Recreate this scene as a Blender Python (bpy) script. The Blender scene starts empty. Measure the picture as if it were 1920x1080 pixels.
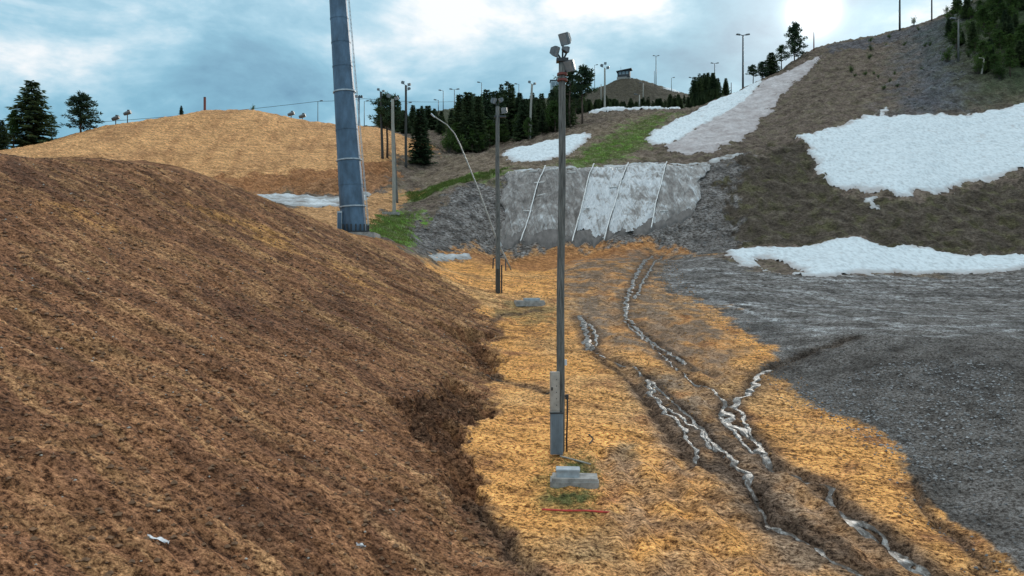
import bpy, math, random
import numpy as np

scene = bpy.context.scene
R = math.radians
C = scene.collection
F, U0, V0 = 1478.0, 960.0, 540.0          # focal length and principal point used to survey the slope

# ------------------------------------------------------------------ camera
cam_d = bpy.data.cameras.new('camera')
cam = bpy.data.objects.new('camera', cam_d); C.objects.link(cam)
cam.location = (0, 0, 0); cam.rotation_euler = (R(90), 0, 0)
cam_d.sensor_width = 36.0; cam_d.lens = 36.0 * F / 1920.0
cam_d.clip_start = 0.1; cam_d.clip_end = 9000
scene.camera = cam

# ------------------------------------------------------------------ sky and sun
SUN_AZ, SUN_EL = R(20.9), R(18.2)
sdir = (math.sin(SUN_AZ) * math.cos(SUN_EL), math.cos(SUN_AZ) * math.cos(SUN_EL), math.sin(SUN_EL))
world = bpy.data.worlds.new('World'); scene.world = world; world.use_nodes = True
wt = world.node_tree; wn = wt.nodes; wl = wt.links; wn.clear()
def N(nt, typ, **kw):
    n = nt.nodes.new(typ)
    for k, v in kw.items(): setattr(n, k, v)
    return n
def ramp(nt, stops, interp='LINEAR'):
    r = N(nt, 'ShaderNodeValToRGB'); cr = r.color_ramp; cr.interpolation = interp
    while len(cr.elements) < len(stops): cr.elements.new(0.5)
    for e, (p, c) in zip(cr.elements, stops):
        e.position = p; e.color = c if len(c) == 4 else (*c, 1)
    return r
def mixc(nt, fac, a, b, mode='MIX'):
    m = N(nt, 'ShaderNodeMix', data_type='RGBA', blend_type=mode)
    for sock, val in ((m.inputs[0], fac), (m.inputs[6], a), (m.inputs[7], b)):
        if hasattr(val, 'is_linked') or hasattr(val, 'links'): nt.links.new(val, sock)
        elif isinstance(val, (int, float)): sock.default_value = val
        else: sock.default_value = (*val, 1) if len(val) == 3 else val
    return m.outputs[2]
def mth(nt, op, a, b=None, c=None, clamp=False):
    m = N(nt, 'ShaderNodeMath', operation=op, use_clamp=clamp)
    for i, v in enumerate((a, b, c)):
        if v is None: continue
        if isinstance(v, (int, float)): m.inputs[i].default_value = v
        else: nt.links.new(v, m.inputs[i])
    return m.outputs[0]
def noise(nt, vec, scale, detail=6, rough=0.6, dist=0.0):
    n = N(nt, 'ShaderNodeTexNoise'); n.inputs['Scale'].default_value = scale
    n.inputs['Detail'].default_value = detail; n.inputs['Roughness'].default_value = rough
    n.inputs['Distortion'].default_value = dist
    if vec is not None: nt.links.new(vec, n.inputs['Vector'])
    return n.outputs['Fac']
def mapping(nt, vec, scale=(1, 1, 1), rot=(0, 0, 0), loc=(0, 0, 0)):
    m = N(nt, 'ShaderNodeMapping'); nt.links.new(vec, m.inputs['Vector'])
    m.inputs['Scale'].default_value = scale; m.inputs['Rotation'].default_value = rot; m.inputs['Location'].default_value = loc
    return m.outputs[0]

sky = N(wt, 'ShaderNodeTexSky'); sky.sky_type = 'NISHITA'; sky.sun_disc = False
sky.sun_elevation = SUN_EL; sky.sun_rotation = SUN_AZ; sky.dust_density = 1.0
gen = N(wt, 'ShaderNodeTexCoord').outputs['Generated']
sep = N(wt, 'ShaderNodeSeparateXYZ'); wl.new(gen, sep.inputs[0])
n1 = noise(wt, mapping(wt, gen, (1.0, 1.0, 1.9), loc=(5.2, 3.3, 0.94)), 2.6, 6, 0.55, 0.25)
n2 = noise(wt, mapping(wt, gen, (1.0, 1.0, 2.4), loc=(8.4, 2.2, -0.08)), 3.6, 9, 0.6, 0.35)
n3 = noise(wt, mapping(wt, gen, (1.0, 1.0, 1.6), loc=(7.7, 5.2, 0.0)), 11.0, 6, 0.6, 0.2)
dens = mth(wt, 'MULTIPLY_ADD', mth(wt, 'ADD', mth(wt, 'MULTIPLY', n1, 0.50), mth(wt, 'ADD', mth(wt, 'MULTIPLY', n2, 0.40), mth(wt, 'MULTIPLY', n3, 0.10))), 1.38, -0.205)
cl = ramp(wt, [(0.34, (0.095, 0.270, 0.425)), (0.455, (0.205, 0.475, 0.640)), (0.505, (0.330, 0.600, 0.755)), (0.55, (0.540, 0.745, 0.860)), (0.61, (0.95, 0.98, 1.0))])
wl.new(dens, cl.inputs[0])
skyc = mixc(wt, 1.0, sky.outputs[0], (0.10, 0.10, 0.10), 'MULTIPLY')
base = mixc(wt, 0.93, skyc, cl.outputs[0])
# overcast sky: about three times brighter and whiter towards the zenith than at the horizon
el = mth(wt, 'POWER', mth(wt, 'MAXIMUM', sep.outputs[2], 0.0), 2.2, clamp=True)
up = mixc(wt, mth(wt, 'MULTIPLY', el, 1.0, clamp=True), base, (1.55, 1.62, 1.66))
# sunlight coming through thin cloud
vd = N(wt, 'ShaderNodeVectorMath', operation='DOT_PRODUCT'); wl.new(gen, vd.inputs[0]); vd.inputs[1].default_value = sdir
dt = mth(wt, 'MAXIMUM', vd.outputs['Value'], 0.0)
core = mth(wt, 'MULTIPLY', mth(wt, 'POWER', dt, 5200.0), 2.6)
halo = mth(wt, 'MULTIPLY', mth(wt, 'POWER', dt, 260.0), 0.30)
glow = mth(wt, 'MULTIPLY', mth(wt, 'ADD', core, halo), mth(wt, 'ADD', 0.6, n2))
gl = N(wt, 'ShaderNodeCombineXYZ')
for i in range(3): wl.new(glow, gl.inputs[i])
tot = mixc(wt, 1.0, up, gl.outputs[0], 'ADD')
bg = N(wt, 'ShaderNodeBackground'); wl.new(tot, bg.inputs[0]); bg.inputs[1].default_value = 1.0
wo = N(wt, 'ShaderNodeOutputWorld'); wl.new(bg.outputs[0], wo.inputs[0])

sun_d = bpy.data.lights.new('sun', 'SUN'); sun_d.energy = 1.5; sun_d.angle = R(10); sun_d.color = (1.0, 0.93, 0.83)
sun = bpy.data.objects.new('sun', sun_d); C.objects.link(sun)
sun.rotation_euler = (R(90) - SUN_EL, 0, math.pi - SUN_AZ); sun.location = (20, 60, 60)
scene.view_settings.view_transform = 'Standard'; scene.view_settings.look = 'None'
scene.view_settings.exposure = 0.0; scene.view_settings.gamma = 1.0; scene.view_settings.use_curve_mapping = False
scene.render.engine = 'CYCLES'

# ------------------------------------------------------------------ numpy noise
_rs = np.random.RandomState(11)
_perm = np.concatenate([_rs.permutation(512)] * 2 + [np.zeros(2, int)]); _ang = _rs.rand(512) * 2 * np.pi
_gx, _gy = np.cos(_ang), np.sin(_ang)
def perlin(x, y):
    xi = np.floor(x).astype(np.int64); yi = np.floor(y).astype(np.int64)
    fx = x - xi; fy = y - yi
    sx = fx * fx * fx * (fx * (fx * 6 - 15) + 10); sy = fy * fy * fy * (fy * (fy * 6 - 15) + 10)
    def g(ix, iy, dx, dy):
        h = _perm[(_perm[ix & 511] + iy) & 511]
        return _gx[h] * dx + _gy[h] * dy
    a = g(xi, yi, fx, fy); b = g(xi + 1, yi, fx - 1, fy)
    c = g(xi, yi + 1, fx, fy - 1); d = g(xi + 1, yi + 1, fx - 1, fy - 1)
    return (a + (b - a) * sx) * (1 - sy) + (c + (d - c) * sx) * sy
def fbm(x, y, s, octv=4, gain=0.5):
    r = 0; a = 1.0
    for i in range(octv):
        r = r + a * perlin(x * s + 17.3 * i, y * s - 9.1 * i); s *= 2.03; a *= gain
    return r
def sstep(a, b, x):
    t = np.clip((x - a) / (b - a), 0, 1); return t * t * (3 - 2 * t)

# ------------------------------------------------------------------ the lie of the land: surveyed points (bearing u, elevation v, distance d)
def P(u, v):      # valley floor, rising 16.5 %
    return (u, v, 8.43 / ((v - V0) / F + 0.165))
def M(u, v):      # flank of the brown sawdust pile
    return (u, v, 8.81 / (0.165 - 0.38 * (u - U0) / F + (v - V0) / F))
pts = []
pts += [P(*q) for q in ((1000,1075),(1200,1075),(1400,1075),(1650,1075),(1100,960),(1300,960),(1500,960),(1080,900),(1200,845),(1048,845),(1400,880),(1000,740),
        (1180,740),(1330,740),(980,660),(1150,660),(1330,640),(1000,600),(1150,600),(950,550),(1100,545),(1180,520),(1100,485),(1220,485),(930,500),(870,505),
        (1450,680),(1720,935),(1620,810),(1890,1060),(1540,870))]
pts += [(u, 540 + F * (8.43 / d - 0.165), d) for d in (6.0, 8.5, 12.0) for u in (1000, 1400, 1900, 2400)]
pts += [M(*q) for q in ((-300,1080),(0,1080),(200,1080),(400,1080),(650,1080),(850,1060),(0,900),(250,900),(500,900),(700,900),(820,900),(0,700),(250,700),(500,700),(700,700),
        (790,740),(0,560),(250,560),(500,560),(700,560),(850,600),(0,420),(200,420),(380,420),(520,450),(640,480),(740,510),(800,530),(-300,600),(-300,400),(-300,800))]
for d in (6.0, 8.0):
    for u in (-600, -100, 400, 750):
        pts.append((u, 540 + F * (8.81 / d - 0.165 + 0.38 * (u - U0) / F), d))
pts += [P(*q) for q in ((925,690),(880,840),(900,945),(935,620))]
pts += [  # crest of the brown pile and the hollow behind it
 (-300,290,31),(-300,325,60),(-300,305,105),(-300,345,160),
 (0,291,36),(0,296,42),(0,318,55),(0,315,75),(0,292,92),(0,283,104),(0,300,130),(0,330,170),
 (200,299,43.5),(200,306,49),(200,335,60),(200,335,75),(200,300,88),(200,268,100),(200,240,113),(200,236,118),(200,275,150),
 (330,311,48.5),(330,322,54),(330,350,64),(330,352,76),(330,318,90),(330,280,99),(380,240,113),(380,209,128),(380,212,136),(380,260,165),
 (480,365,50),(480,376,55),(480,392,64),(480,372,76),(480,354,84.5),(480,328,88),(480,295,97),(480,245,112),(480,208,128),(480,212,136),(480,260,165),
 (560,398,50.5),(560,408,56),(560,408,64),(560,384,76),(560,358,84),(560,326,88),(560,290,98),(560,250,113),(560,224,126),(560,228,134),(560,262,165),
 (640,432,51),(640,440,55),(640,412,66),(640,385,77),(640,360,84.5),(640,325,89),(640,285,99),(640,250,114),(640,233,125),(640,238,134),(640,240,165),
 (690,442,56),(690,437,60),(700,405,69),(700,370,80),(700,335,89),(720,290,99),(720,260,112),(720,243,121),(720,247,130),(720,240,165),
 (740,402,72),(760,472,53),(770,455,61),(800,488,57),
 (780,440,67),(780,398,73.5),(770,375,80),(780,340,90),(790,305,101),(810,278,114),(830,284,122),(790,255,150),
 (830,478,64),(850,440,70),(850,352,78.5),(850,333,86),(850,312,96),(860,292,110),(860,262,140),(850,230,175),(860,202,215),(860,215,260),
 # built slope with the sheets, terrace and run above it
 (950,468,72),(950,445,73.5),(950,323,84),(950,311,89),(950,290,98),(950,276,112),(950,250,140),(950,215,190),(950,190,235),(950,205,290),
 (1030,468,72.5),(1030,445,73.8),(1030,318,84.5),(1030,306,89),(1030,280,98),(1030,255,115),(1030,238,140),(1030,210,190),(1030,184,250),
 (1110,467,73),(1110,443,74.3),(1110,314,85),(1110,304,89),(1110,255,105),(1110,225,128),(1110,214,148),(1110,213,165),(1100,205,210),(1100,187,265),(1100,180,295),
 (1230,464,73.5),(1230,437,75),(1230,309,86),(1230,295,91),(1230,240,112),(1230,207,138),(1230,211,160),(1220,205,210),(1200,185,265),(1170,146,298),(1170,152,312),(1170,200,380),
 (1240,163,298),(1300,181,298),(1100,176,300),(1060,185,300),(1250,200,380),(1060,215,380),(950,220,380),(800,225,260),(800,240,380),
 (1300,460,73),(1320,400,77.5),(1335,308,87),(1290,286,93),(1360,286,90),
 (1340,247,103),(1300,215,122),(1300,203,136),(1340,192,128),(1340,200,150),(1340,190,200),(1340,176,230),(1340,190,290),
 (1430,200,118),(1430,150,139),(1430,165,160),(1430,190,230),(1500,135,137),(1510,101,151),(1510,125,175),(1510,170,260),
 (1560,82,156),(1560,115,185),(1690,55,158),(1690,85,185),(1830,0,158),(1830,40,190),(1920,-35,156),(1920,10,190),(1700,160,300),(1900,150,300),
 # hummock, steep snow field and the hillside on the right
 (1360,468,70.5),(1400,450,72),(1390,380,78.5),(1400,295,88),(1450,350,81),(1450,290,88.5),(1450,240,103),
 (1500,455,70),(1500,400,76),(1500,320,84.5),(1500,258,93),(1500,200,112),(1560,140,130),(1600,360,79),(1600,240,96),(1600,170,115),(1600,110,138),
 (1700,470,67),(1700,440,70),(1700,400,74),(1700,365,77),(1700,225,97),(1700,150,116),(1700,95,138),(1600,450,68.5),(1600,490,62.5),
 (1900,490,63),(1900,465,67),(1900,400,74),(1900,330,80),(1900,200,99),(1900,100,117),(1900,30,135),(1800,300,86),(1800,210,98),(1800,100,122),(1800,40,142),
 # grey gravel shelf and its bank
 (1260,515,58),(1350,512,58),(1345,480,65),(1450,520,57),(1600,525,57),(1900,520,58),(1400,575,45),(1600,578,45),(1900,578,45),(1500,625,36.5),(1600,640,33.5),(1750,640,32.5),(1900,642,32),
 (1550,700,30.5),(1600,735,28.2),(1700,690,29.5),(1800,720,27.3),(1700,800,24.8),(1800,860,21.5),(1900,720,26.8),(1900,820,22.6),(1900,940,18.9),(1780,930,19.9),
 (2250,500,60),(2250,578,44),(2250,645,31),(2250,820,21.5),(2250,1060,15.5),(2250,330,78),(2250,150,102),(2250,0,128),(2250,-60,155),(2250,0,190),
 # far surroundings
 (-500,400,600),(200,400,600),(900,400,600),(1500,330,600),(2200,330,600),(-500,520,2500),(900,520,2500),(2200,520,2500),
 (-300,360,300),(300,320,300),(650,290,300)]
A = np.array(pts, float)
KX = 2.2
cu = (A[:, 0] - U0) / F * KX; cw = np.log(A[:, 2]); cv = (V0 - A[:, 1]) / F
def _phi(r2): return 0.5 * r2 * np.log(r2 + 1e-12)
n = len(A); K = _phi((cu[:, None] - cu) ** 2 + (cw[:, None] - cw) ** 2) + np.eye(n) * 2e-4
Pm = np.stack([np.ones(n), cu, cw], 1)
LHS = np.zeros((n + 3, n + 3)); LHS[:n, :n] = K; LHS[:n, n:] = Pm; LHS[n:, :n] = Pm.T
sol = np.linalg.solve(LHS, np.concatenate([cv, np.zeros(3)]))
def slope_tan(X, Y):
    """elevation tangent of the smooth ground, interpolated between surveyed points"""
    X = np.asarray(X, float); Y = np.asarray(Y, float)
    Ye = np.maximum(Y, 5.0)
    t = np.clip(X / Ye, -1.0, 1.0) * KX; w = np.log(np.minimum(Ye, 2600))
    out = np.empty(t.shape); tf, wf, of = t.ravel(), w.ravel(), out.ravel()
    for i in range(0, tf.size, 40000):
        a, b = tf[i:i + 40000], wf[i:i + 40000]
        r2 = (a[:, None] - cu) ** 2 + (b[:, None] - cw) ** 2
        of[i:i + 40000] = _phi(r2) @ sol[:n] + sol[n] + sol[n + 1] * a + sol[n + 2] * b
    return of.reshape(t.shape)
def base_h(X, Y):
    Y = np.asarray(Y, float)
    return slope_tan(X, Y) * np.maximum(Y, 5.0)
_dl = np.exp(np.linspace(math.log(8), math.log(330), 700))
def hit(u, v, d0=8.0):
    """where the sight line of bearing u, elevation v first meets the smooth ground"""
    tx = (u - U0) / F; tz = (V0 - v) / F
    d = _dl[_dl >= d0]
    s = slope_tan(tx * d, d)
    k = np.nonzero(s >= tz)[0]
    if len(k) == 0: k = [int(np.argmax(s))]
    i = k[0]
    if i == 0: dd = d[0]
    else:
        f = (tz - s[i - 1]) / (s[i] - s[i - 1] + 1e-9); dd = d[i - 1] + np.clip(f, 0, 1) * (d[i] - d[i - 1])
    return tx * dd, dd
def wp(q):
    """survey mark -> ground plan: (u, v) is sighted, (u, v, d) has its distance measured"""
    if len(q) == 3: return ((q[0] - U0) / F * q[2], q[2])
    return hit(*q)
def poly_sd(X, Y, poly):
    """signed distance to a polygon, positive inside"""
    px = np.array([p[0] for p in poly]); py = np.array([p[1] for p in poly])
    d2 = np.full(X.shape, 1e18); ins = np.zeros(X.shape, bool)
    m = len(poly)
    for i in range(m):
        x1, y1, x2, y2 = px[i], py[i], px[(i + 1) % m], py[(i + 1) % m]
        ex, ey = x2 - x1, y2 - y1; L = ex * ex + ey * ey + 1e-12
        t = np.clip(((X - x1) * ex + (Y - y1) * ey) / L, 0, 1)
        d2 = np.minimum(d2, (X - x1 - t * ex) ** 2 + (Y - y1 - t * ey) ** 2)
        if y1 != y2:
            c = ((y1 > Y) != (y2 > Y)) & (X < (x2 - x1) * (Y - y1) / (y2 - y1) + x1)
            ins ^= c
    d = np.sqrt(d2); return np.where(ins, d, -d)
def line_d(X, Y, line):
    d2 = np.full(X.shape, 1e18)
    for (x1, y1), (x2, y2) in zip(line[:-1], line[1:]):
        ex, ey = x2 - x1, y2 - y1; L = ex * ex + ey * ey + 1e-12
        t = np.clip(((X - x1) * ex + (Y - y1) * ey) / L, 0, 1)
        d2 = np.minimum(d2, (X - x1 - t * ex) ** 2 + (Y - y1 - t * ey) ** 2)
    return np.sqrt(d2)
def W(*qs): return [wp(q) for q in qs]

# ------------------------------------------------------------------ what covers the ground where (plan outlines)
toe = W((1012,1078),(905,945),(885,850),(930,695),(940,620),(880,550),(800,500))
Z = {}
Z['brown'] = [(2.5, -60), (1.6, 5), (0.9, 12)] + toe + [(-7.5, 56), (-14, 56), (-25, 56), (-45, 54), (-120, 50), (-120, -60)]
edge = W((1250,470),(1225,530),(1330,575),(1452,660),(1480,720),(1540,770),(1625,800),(1715,880),(1735,935),(1810,990),(1905,1078))
Z['valley'] = [(0.9, 12), (1.6, 5), (2.5, -60), (40, -60), (12, 6)] + edge[::-1] + W((1330,478),(1240,462),(1000,466),(900,468),(830,478),(790,500)) + toe[::-1]
Z['gravel'] = edge + [(14, 8), (60, -20), (90, 30), (60, 62)] + W((1905,505),(1700,515),(1540,520),(1400,505),(1335,480))
Z['bowl'] = W((795,480),(770,440),(790,405),(850,360),(950,332),(1330,312),(1400,290),(1370,360),(1365,430),(1400,465),(1330,476),(1240,462),(1000,467),(880,470))
Z['pile'] = [((-400-U0)/F*60, 60), ((-400-U0)/F*120, 118)] + W((0,283,118),(200,235,132),(380,208,150),(560,222,146),(720,240,140),(800,262,128),(835,280,121),(812,288,111),(740,300,100),(700,340,90),(560,350,85.5),(470,362,82),(330,320,84),(0,300,80))
Z['pilecut'] = W((395,330,87),(480,326,88.5),(560,324,89),(640,318,90.5),(735,305,99),(745,345,88),(700,360,84),(640,362,83.5),(560,360,83),(470,365,80))
Z['hollow'] = W((455,385,70),(560,380,74),(640,368,80),(720,362,83),(760,350,86),(770,372,80),(700,408,68),(640,440,54)) + [(-12, 52), (-25, 56), (-30, 70)]
Z['grass_run'] = W((1045,312),(1130,306),(1190,285),(1222,262),(1232,232),(1262,212),(1205,225),(1140,262),(1085,290))
Z['grass_run2'] = W((760,362),(860,335),(935,318),(960,312),(930,330),(840,350),(770,380))
Z['grass_tower'] = W((690,435),(690,412),(740,398),(790,398),(770,420),(780,450),(760,465))
Z['terrace'] = W((770,372),(790,330),(830,295),(900,290),(1000,280),(1100,240),(1210,212),(1260,212),(1200,300),(1100,308),(950,318),(850,340))
Z['hummock'] = W((1352,455),(1368,380),(1378,320),(1420,290),(1490,255),(1530,300),(1560,360),(1700,375),(1800,360),(1920,330),(2300,330),(2300,480),(1920,480),(1700,470),(1600,448),(1500,462))
Z['rock'] = W((1690,215),(1710,150),(1700,60),(1830,5),(1800,70),(1810,150),(1800,205))
Z['moss'] = W((1800,120),(1760,60),(1830,5),(1915,-30),(2200,-50),(2200,180),(1920,180),(1830,195))
Z['gravel_top'] = W((1555,84),(1690,58),(1720,48),(1700,70),(1600,92),(1545,100))
Z['hydrant_turf'] = W((1010,905),(1020,860),(1075,850),(1120,880),(1140,930),(1130,960),(1030,955))
Z['mud1'] = W((1050,500),(1180,472),(1290,476),(1225,530),(1320,575),(1390,650),(1360,720),(1280,690),(1200,660),(1130,650),(1075,600))
Z['mud2'] = W((1160,830),(1215,830),(1215,900),(1165,905))
Z['mud3'] = W((1030,1000),(1130,975),(1180,1079),(1020,1079))
Z['mud4'] = W((930,590),(940,565),(1010,560),(1060,590),(1020,615))
Z['mud5'] = W((1195,690),(1260,700),(1340,770),(1420,840),(1500,920),(1600,1000),(1690,1079),(1480,1079),(1400,985),(1330,900),(1260,830),(1210,760))
Z['cutbank1'] = W((852,600),(905,612),(940,690),(900,705),(862,660))
Z['cutbank2'] = W((745,765),(800,735),(850,700),(905,745),(880,840),(900,940),(950,1010),(880,960),(820,880))
TRACKS = [(W(*q), 0.22) for q in (((1440,518),(1560,535),(1700,560),(1915,575)), ((1400,530),(1560,560),(1720,590),(1915,600)), ((1350,560),(1520,585),(1700,612),(1915,628)), ((1530,530),(1700,532),(1915,535)), ((1300,545),(1450,600),(1560,622),(1750,625),(1915,612)))]
Z['orange_streak'] = W((330,383),(420,396),(500,430),(580,470),(690,520),(760,575),(660,520),(560,478),(470,440),(400,412))
Z['orange_streak2'] = W((60,383),(150,395),(230,418),(180,412),(100,400))
# rills: plan line, width, depth, whether water shows
rills = []
def rill(w, dep, water, *qs):
    rills.append((W(*qs), w, dep, water))
rill(0.176, 0.136, True, (1452,683),(1418,700),(1412,725),(1392,742),(1358,758),(1372,785),(1395,805),(1422,822),(1436,850),(1452,868))
rill(0.080, 0.068, True, (1375,752),(1392,775),(1405,800),(1430,830))
rill(0.160, 0.190, True, (1452,868),(1500,890),(1550,905),(1556,925))
rill(0.216, 0.150, True, (1556,925),(1582,952),(1600,978),(1650,1005),(1690,1035),(1715,1060),(1790,1085))
rill(0.112, 0.095, True, (1640,1000),(1685,1018),(1730,1050),(1760,1085))
rill(0.136, 0.082, True, (1085,590),(1098,612),(1100,640),(1108,655))
rill(0.080, 0.122, True, (1108,655),(1150,672),(1190,688),(1212,700))
rill(0.104, 0.095, True, (1212,700),(1222,738),(1250,770),(1285,805),(1302,835),(1312,865))
rill(0.104, 0.082, True, (1225,720),(1262,748),(1300,780),(1335,820),(1372,855),(1400,880),(1412,905))
rill(0.064, 0.068, True, (1240,755),(1275,775),(1305,795),(1330,830))
rill(0.112, 0.136, True, (1412,905),(1428,940),(1445,975))
rill(0.136, 0.177, True, (1312,865),(1360,880),(1412,905),(1440,960),(1500,1000),(1540,1025),(1600,1060),(1640,1090))
rill(0.072, 0.109, True, (1170,600),(1230,650),(1270,690),(1300,712),(1340,730),(1358,755))
rill(0.160, 0.068, True, (1222,478),(1200,500),(1190,520))
rill(0.128, 0.068, True, (1190,520),(1175,560),(1172,590),(1185,605))
rill(0.096, 0.122, True, (1185,605),(1225,640),(1290,680))
rill(0.160, 0.136, False, (1600,632),(1530,655),(1452,683))
rill(0.080, 0.122, False, (905,700),(960,715),(1030,735))
rill(0.120, 0.204, False, (888,940),(930,990),(965,1030),(1010,1080))
rill(0.080, 0.095, False, (1010,580),(940,590),(925,600))
rill(0.070, 0.095, False, (1120,668),(1190,720),(1250,800),(1290,850))
rill(0.070, 0.082, False, (1330,830),(1420,920),(1480,960),(1560,1010),(1650,1070))
rill(0.070, 0.082, False, (1230,650),(1300,690),(1340,700))
rill(0.080, 0.095, False, (1720,900),(1725,940),(1790,1000),(1850,1060))

rill(0.07, 0.07, True, (1212,700),(1240,730),(1290,770),(1320,800),(1365,845))
rill(0.07, 0.07, True, (1312,865),(1345,872),(1380,890),(1412,905))
rill(0.06, 0.06, True, (1445,975),(1490,990),(1530,1015))
rill(0.08, 0.07, True, (1358,758),(1350,775),(1372,800),(1400,830),(1440,860))
rill(0.07, 0.07, True, (1582,952),(1625,970),(1670,1005),(1700,1040))
rill(0.08, 0.06, True, (1240,478),(1222,500),(1205,525),(1190,560))
rill(0.07, 0.06, True, (1108,655),(1118,640),(1112,615),(1095,598))
RUTS = [W(*q) for q in (((1130,850),(1170,960),(1215,1085)), ((1165,850),(1215,960),(1270,1085)), ((1235,870),(1320,1000),(1385,1085)), ((1275,870),(1390,990),(1470,1085)), ((1085,610),(1180,700),(1240,800),(1290,870)), ((1190,600),(1270,650),(1350,715)), ((1220,590),(1310,645),(1390,700)), ((1470,900),(1560,980),(1650,1050)), ((1500,890),(1600,965),(1700,1030)), ((1140,500),(1130,550),(1160,610)), ((1290,700),(1370,800),(1450,880)))]
FD = np.array([0.917, -0.398]); FN = np.array([0.398, 0.917])     # fall line of the brown pile and across it
def zones(X, Y):
    """cover weights at plan points, with ragged edges"""
    k = np.clip(Y, 12, 120) / 60.0
    wx = X + k * (fbm(X, Y, 0.35, 4) * 2.2 + fbm(X + 40, Y, 1.7, 5, 0.65) * 0.75)
    wy = Y + k * (fbm(X, Y + 70, 0.35, 4) * 2.2 + fbm(X, Y + 90, 1.7, 5, 0.65) * 0.75)
    out = {}
    for name, poly in Z.items():
        px = [p[0] for p in poly]; py = [p[1] for p in poly]
        m = (wx > min(px) - 4) & (wx < max(px) + 4) & (wy > min(py) - 4) & (wy < max(py) + 4)
        o = np.zeros(X.shape)
        if m.any():
            s = poly_sd(wx[m], wy[m], poly); kk = k[m]
            soft = {'mud1': 1.2, 'orange_streak': 0.8, 'orange_streak2': 0.8, 'cutbank1': 0.3, 'cutbank2': 0.35, 'terrace': 2.5, 'moss': 4, 'rock': 3, 'hydrant_turf': 0.5, 'grass_run': 1.2, 'grass_run2': 1.0, 'mud5': 0.6, 'mud3': .7, 'mud2': .4}.get(name, 0.6 if name in ('valley', 'gravel') else 0.25) * (kk if name not in ('mud2', 'mud3', 'mud5', 'hydrant_turf') else 1)
            o[m] = sstep(-soft, soft, s)
        out[name] = o
    return out
def track_lines(X, Y):
    """long thin scrape marks running down the brown pile: grooves and pale berms"""
    a = X * FD[0] + Y * FD[1]; b = X * FN[0] + Y * FN[1] + 0.5 * fbm(X, Y, 0.12, 2) + 0.06 * fbm(X, Y, 1.2, 2)
    brk = sstep(-0.15, 0.25, fbm(a * 0.25, b, 0.35, 3)); brk2 = sstep(-0.1, 0.25, fbm(a * 0.25 + 40, b, 0.4, 3))
    p = perlin(a * 0.045 + 3, b * 1.1); q = perlin(a * 0.05 + 60, b * 0.9 + 7)
    return np.exp(-(p / 0.045) ** 2) * brk, np.exp(-(q / 0.040) ** 2) * brk2
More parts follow.
